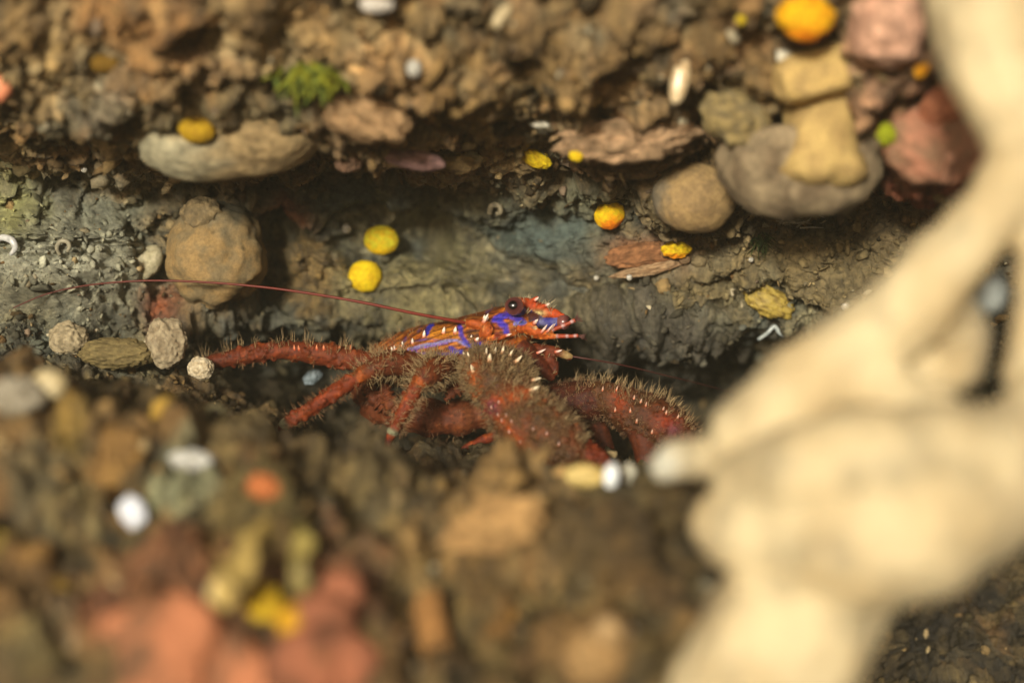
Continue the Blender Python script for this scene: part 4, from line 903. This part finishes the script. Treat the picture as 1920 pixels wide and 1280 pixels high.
# pale yellow blades: two valves of an open shell, and yellow bits at their foot
def blade(label, pts, wid, c1, c2, name='shell', thick=.10):
    pp = [P(x, y, rock_d(x, y, 3) - .35 - z) for x, y, z in pts]; n = len(pp); V, F = [], []
    m = 9
    S = cr(np.array([list(p) for p in pp]), np.linspace(0, n - 1, 24)); Wd = cr(np.array(wid, float)[:, None], np.linspace(0, n - 1, 24))[:, 0] / 100 * .78
    for i in range(24):
        t = Vector(S[min(i + 1, 23)] - S[max(i - 1, 0)]).normalized(); sd_ = t.cross(Vector((0, 1, 0))).normalized()
        for k in range(m):
            a = 2 * math.pi * k / m
            V.append(Vector(S[i]) + sd_ * math.cos(a) * Wd[i] + Vector((0, 1, 0)) * (math.sin(a) * thick - .12 * math.cos(a) ** 2))
    for i in range(23):
        for k in range(m): F.append((i * m + k, i * m + (k + 1) % m, (i + 1) * m + (k + 1) % m, (i + 1) * m + k))
    F.append(tuple(range(m))[::-1]); F.append(tuple(range(23 * m, 24 * m)))
    V = np.array([tuple(v_) for v_ in V]); hh = fbm(V * 2, 3, 7); V = V + np.stack([fbm(V * 1.6 + 3, 3, 8), .5 * fbm(V * 1.6 + 9, 3, 9), fbm(V * 1.6 + 6, 3, 10)], 1) * .3
    tag(new_obj(name, V, F, M_SHELLDULL, mix(np.tile(lin(*c1), (len(V), 1)), np.tile(lin(*c2), (len(V), 1)), sstep(-.2, .3, hh)), origin=pp[-1]), label, 'shell')
blade('long pale yellow blade of shell leaning left on the mound', [(500, 970, .0), (465, 1030, .25), (432, 1090, .35), (420, 1130, .2)], [10, 24, 30, 22], (192, 164, 94), (140, 116, 60))
blade('narrow pale yellow blade of shell standing right of the wider one', [(560, 970, 0), (572, 1030, .2), (560, 1085, .25), (540, 1110, .1)], [7, 17, 18, 8], (168, 150, 82), (118, 104, 54))
fg('cream tip at the foot of the long pale yellow blade', 424, 1108, 34, 32, (232, 210, 160), (206, 180, 122), name='shell', cat='shell', mat=M_SHELLDULL, emb=.05)
fg('yellow sponge at the foot of the blades, left of its twin', 498, 1130, 34, 36, (206, 170, 34), (180, 140, 30), name='yellow_sponge', cat='sponge', mat=M_SPONGE, emb=.2)
fg('smaller golden yellow sponge right of the one at the foot of the blades', 546, 1165, 26, 30, (210, 160, 32), (184, 132, 28), name='yellow_sponge', cat='sponge', mat=M_SPONGE, emb=.1)
fg('greyish white shell on the rust red sponge', 605, 1222, 24, 30, (206, 180, 160), (180, 150, 126), name='shell', cat='shell', mat=M_SHELLDULL, emb=.1, d=-9.0)
fg('pale shell at the bottom edge, below the rust red sponge', 560, 1278, 40, 22, (200, 178, 150), (170, 146, 114), name='shell', cat='shell', mat=M_SHELLDULL, emb=.1, d=-9.4)
# middle mound
fg('broad tan stone lit on the middle of the mound crest', 930, 985, 84, 46, (196, 154, 98), (160, 124, 78), rot=-14, emb=.25, level=5)
fg('upright peach stone under the tan stone on the mound', 808, 1175, 26, 70, (180, 130, 74), (146, 104, 58), rot=-4)
fg('bright peach stone at the bottom, left of the cream sponge', 1110, 1235, 50, 44, (184, 148, 98), (146, 112, 68), rot=15)
fg('small cream stone above the bright peach stone', 1140, 1182, 26, 24, (196, 164, 118), (166, 132, 86))
fg('pale yellow shell fragment on the crest under the near claw', 1098, 892, 38, 22, (206, 182, 112), (178, 150, 84), name='shell', cat='shell', mat=M_SHELLDULL, emb=.15)
fg('glossy white shell on the crest between the claws', 1146, 892, 15, 24, (238, 240, 238), (210, 214, 214), rot=6, name='shell', cat='shell', mat=M_SHELL, emb=.1, lum=.06)
fg('small white shell beside the glossy one on the crest', 1180, 888, 14, 20, (200, 196, 176), (168, 160, 136), name='shell', cat='shell', mat=M_SHELLDULL, emb=.1)
# crumbs of shell, silt and crust: uncountable
def grit(name, mask, count, lo, hi, palette, label, seed, foreign=.14):
    r = np.random.default_rng(seed); cand = np.nonzero(mask)[0]; ids = r.choice(cand, count)
    tv, tf = ico(1); m = len(tv); V = np.empty((count * m, 3)); CC = np.empty((count * m, 3))
    sz = lo * (hi / lo) ** (r.uniform(0, 1, count) ** 2.2); jit = 1 + r.normal(0, .25, (count, m, 1)); asp = r.uniform(.25, 1.5, (count, 1, 3)) ** 1.5
    A = r.normal(0, 1, (count, 3, 3)); Q, _ = np.linalg.qr(A)
    loc = tv[None] * jit * asp * sz[:, None, None]; loc = np.einsum('nij,nmj->nmi', Q, loc)
    V = (loc + (pos[ids] + n_[ids] * (sz * .3)[:, None])[:, None, :]).reshape(-1, 3)
    pc = np.array([lin(*c) for c in palette]); own = col[ids] * r.uniform(.55, 1.5, (count, 1)); alien = pc[r.integers(0, len(pc), count)]
    CC = np.repeat(np.where(r.uniform(0, 1, (count, 1)) < foreign, alien, own), m, 0)
    F = (np.arange(count)[:, None, None] * m + tf[None]).reshape(-1, 3)
    o = new_obj(name, V, F, M_LUMP, CC, smooth=False); o['kind'] = 'stuff'; o['label'] = label; o['category'] = 'grit'
inframe = (qx > -150) & (qx < 2070) & (qy > -100) & (qy < 1380)
PALG = [(150, 124, 80), (120, 96, 60), (92, 74, 46), (176, 152, 108), (70, 58, 38), (190, 176, 144), (130, 110, 88), (110, 84, 50)]
grit('overhang_grit', inframe & (vrow < 8), 4200, .02, .15, PALG, 'crumbs of shell and crust covering the overhang', 21)
grit('wall_grit', inframe & (vrow >= 8) & (vrow < 14.5) & ((qx > 1150) | (qx < 330)), 5200, .015, .11, PALG + [(96, 96, 84)], 'crumbs of shell and crust on the right and left wall', 22)
grit('wall_silt', inframe & (vrow >= 8) & (vrow < 14.5), 2600, .012, .07, [(110, 104, 82), (84, 78, 60), (60, 54, 40), (136, 124, 96)], 'fine crumbs on the wall behind the lobster', 23)
grit('shell_debris', inframe & (vrow >= 19.7) & (qx < 1300), 130, .06, .18, [(190, 160, 104), (206, 186, 140), (160, 118, 66), (176, 140, 60), (120, 100, 70), (214, 204, 180), (70, 58, 40), (60, 48, 30)], 'larger shell and stone debris over the foreground mound', 25, .45)
grit('floor_grit', inframe & (vrow >= 14.5), 3200, .02, .13, PALG[:5], 'crumbs of shell and gravel on the floor', 24)

# the water itself: a thin veil between lens and rock
hz = bpy.data.meshes.new('haze'); bm = bmesh.new(); bmesh.ops.create_cube(bm, size=1)
for vv in bm.verts: vv.co = (vv.co.x * 90, -13 + vv.co.y * 60, -2 + vv.co.z * 64)
bm.to_mesh(hz); bm.free()
ho = bpy.data.objects.new('haze', hz); COL.objects.link(ho); ho['kind'] = 'stuff'
hm = bpy.data.materials.new('water_haze'); hm.use_nodes = True; hn = hm.node_tree.nodes; hn.clear()
ov_ = hn.new('ShaderNodeOutputMaterial'); pv = hn.new('ShaderNodeVolumePrincipled')
pv.inputs['Density'].default_value = .0009; pv.inputs['Color'].default_value = (.92, .86, .62, 1)
hm.node_tree.links.new(pv.outputs[0], ov_.inputs['Volume']); hz.materials.append(hm)
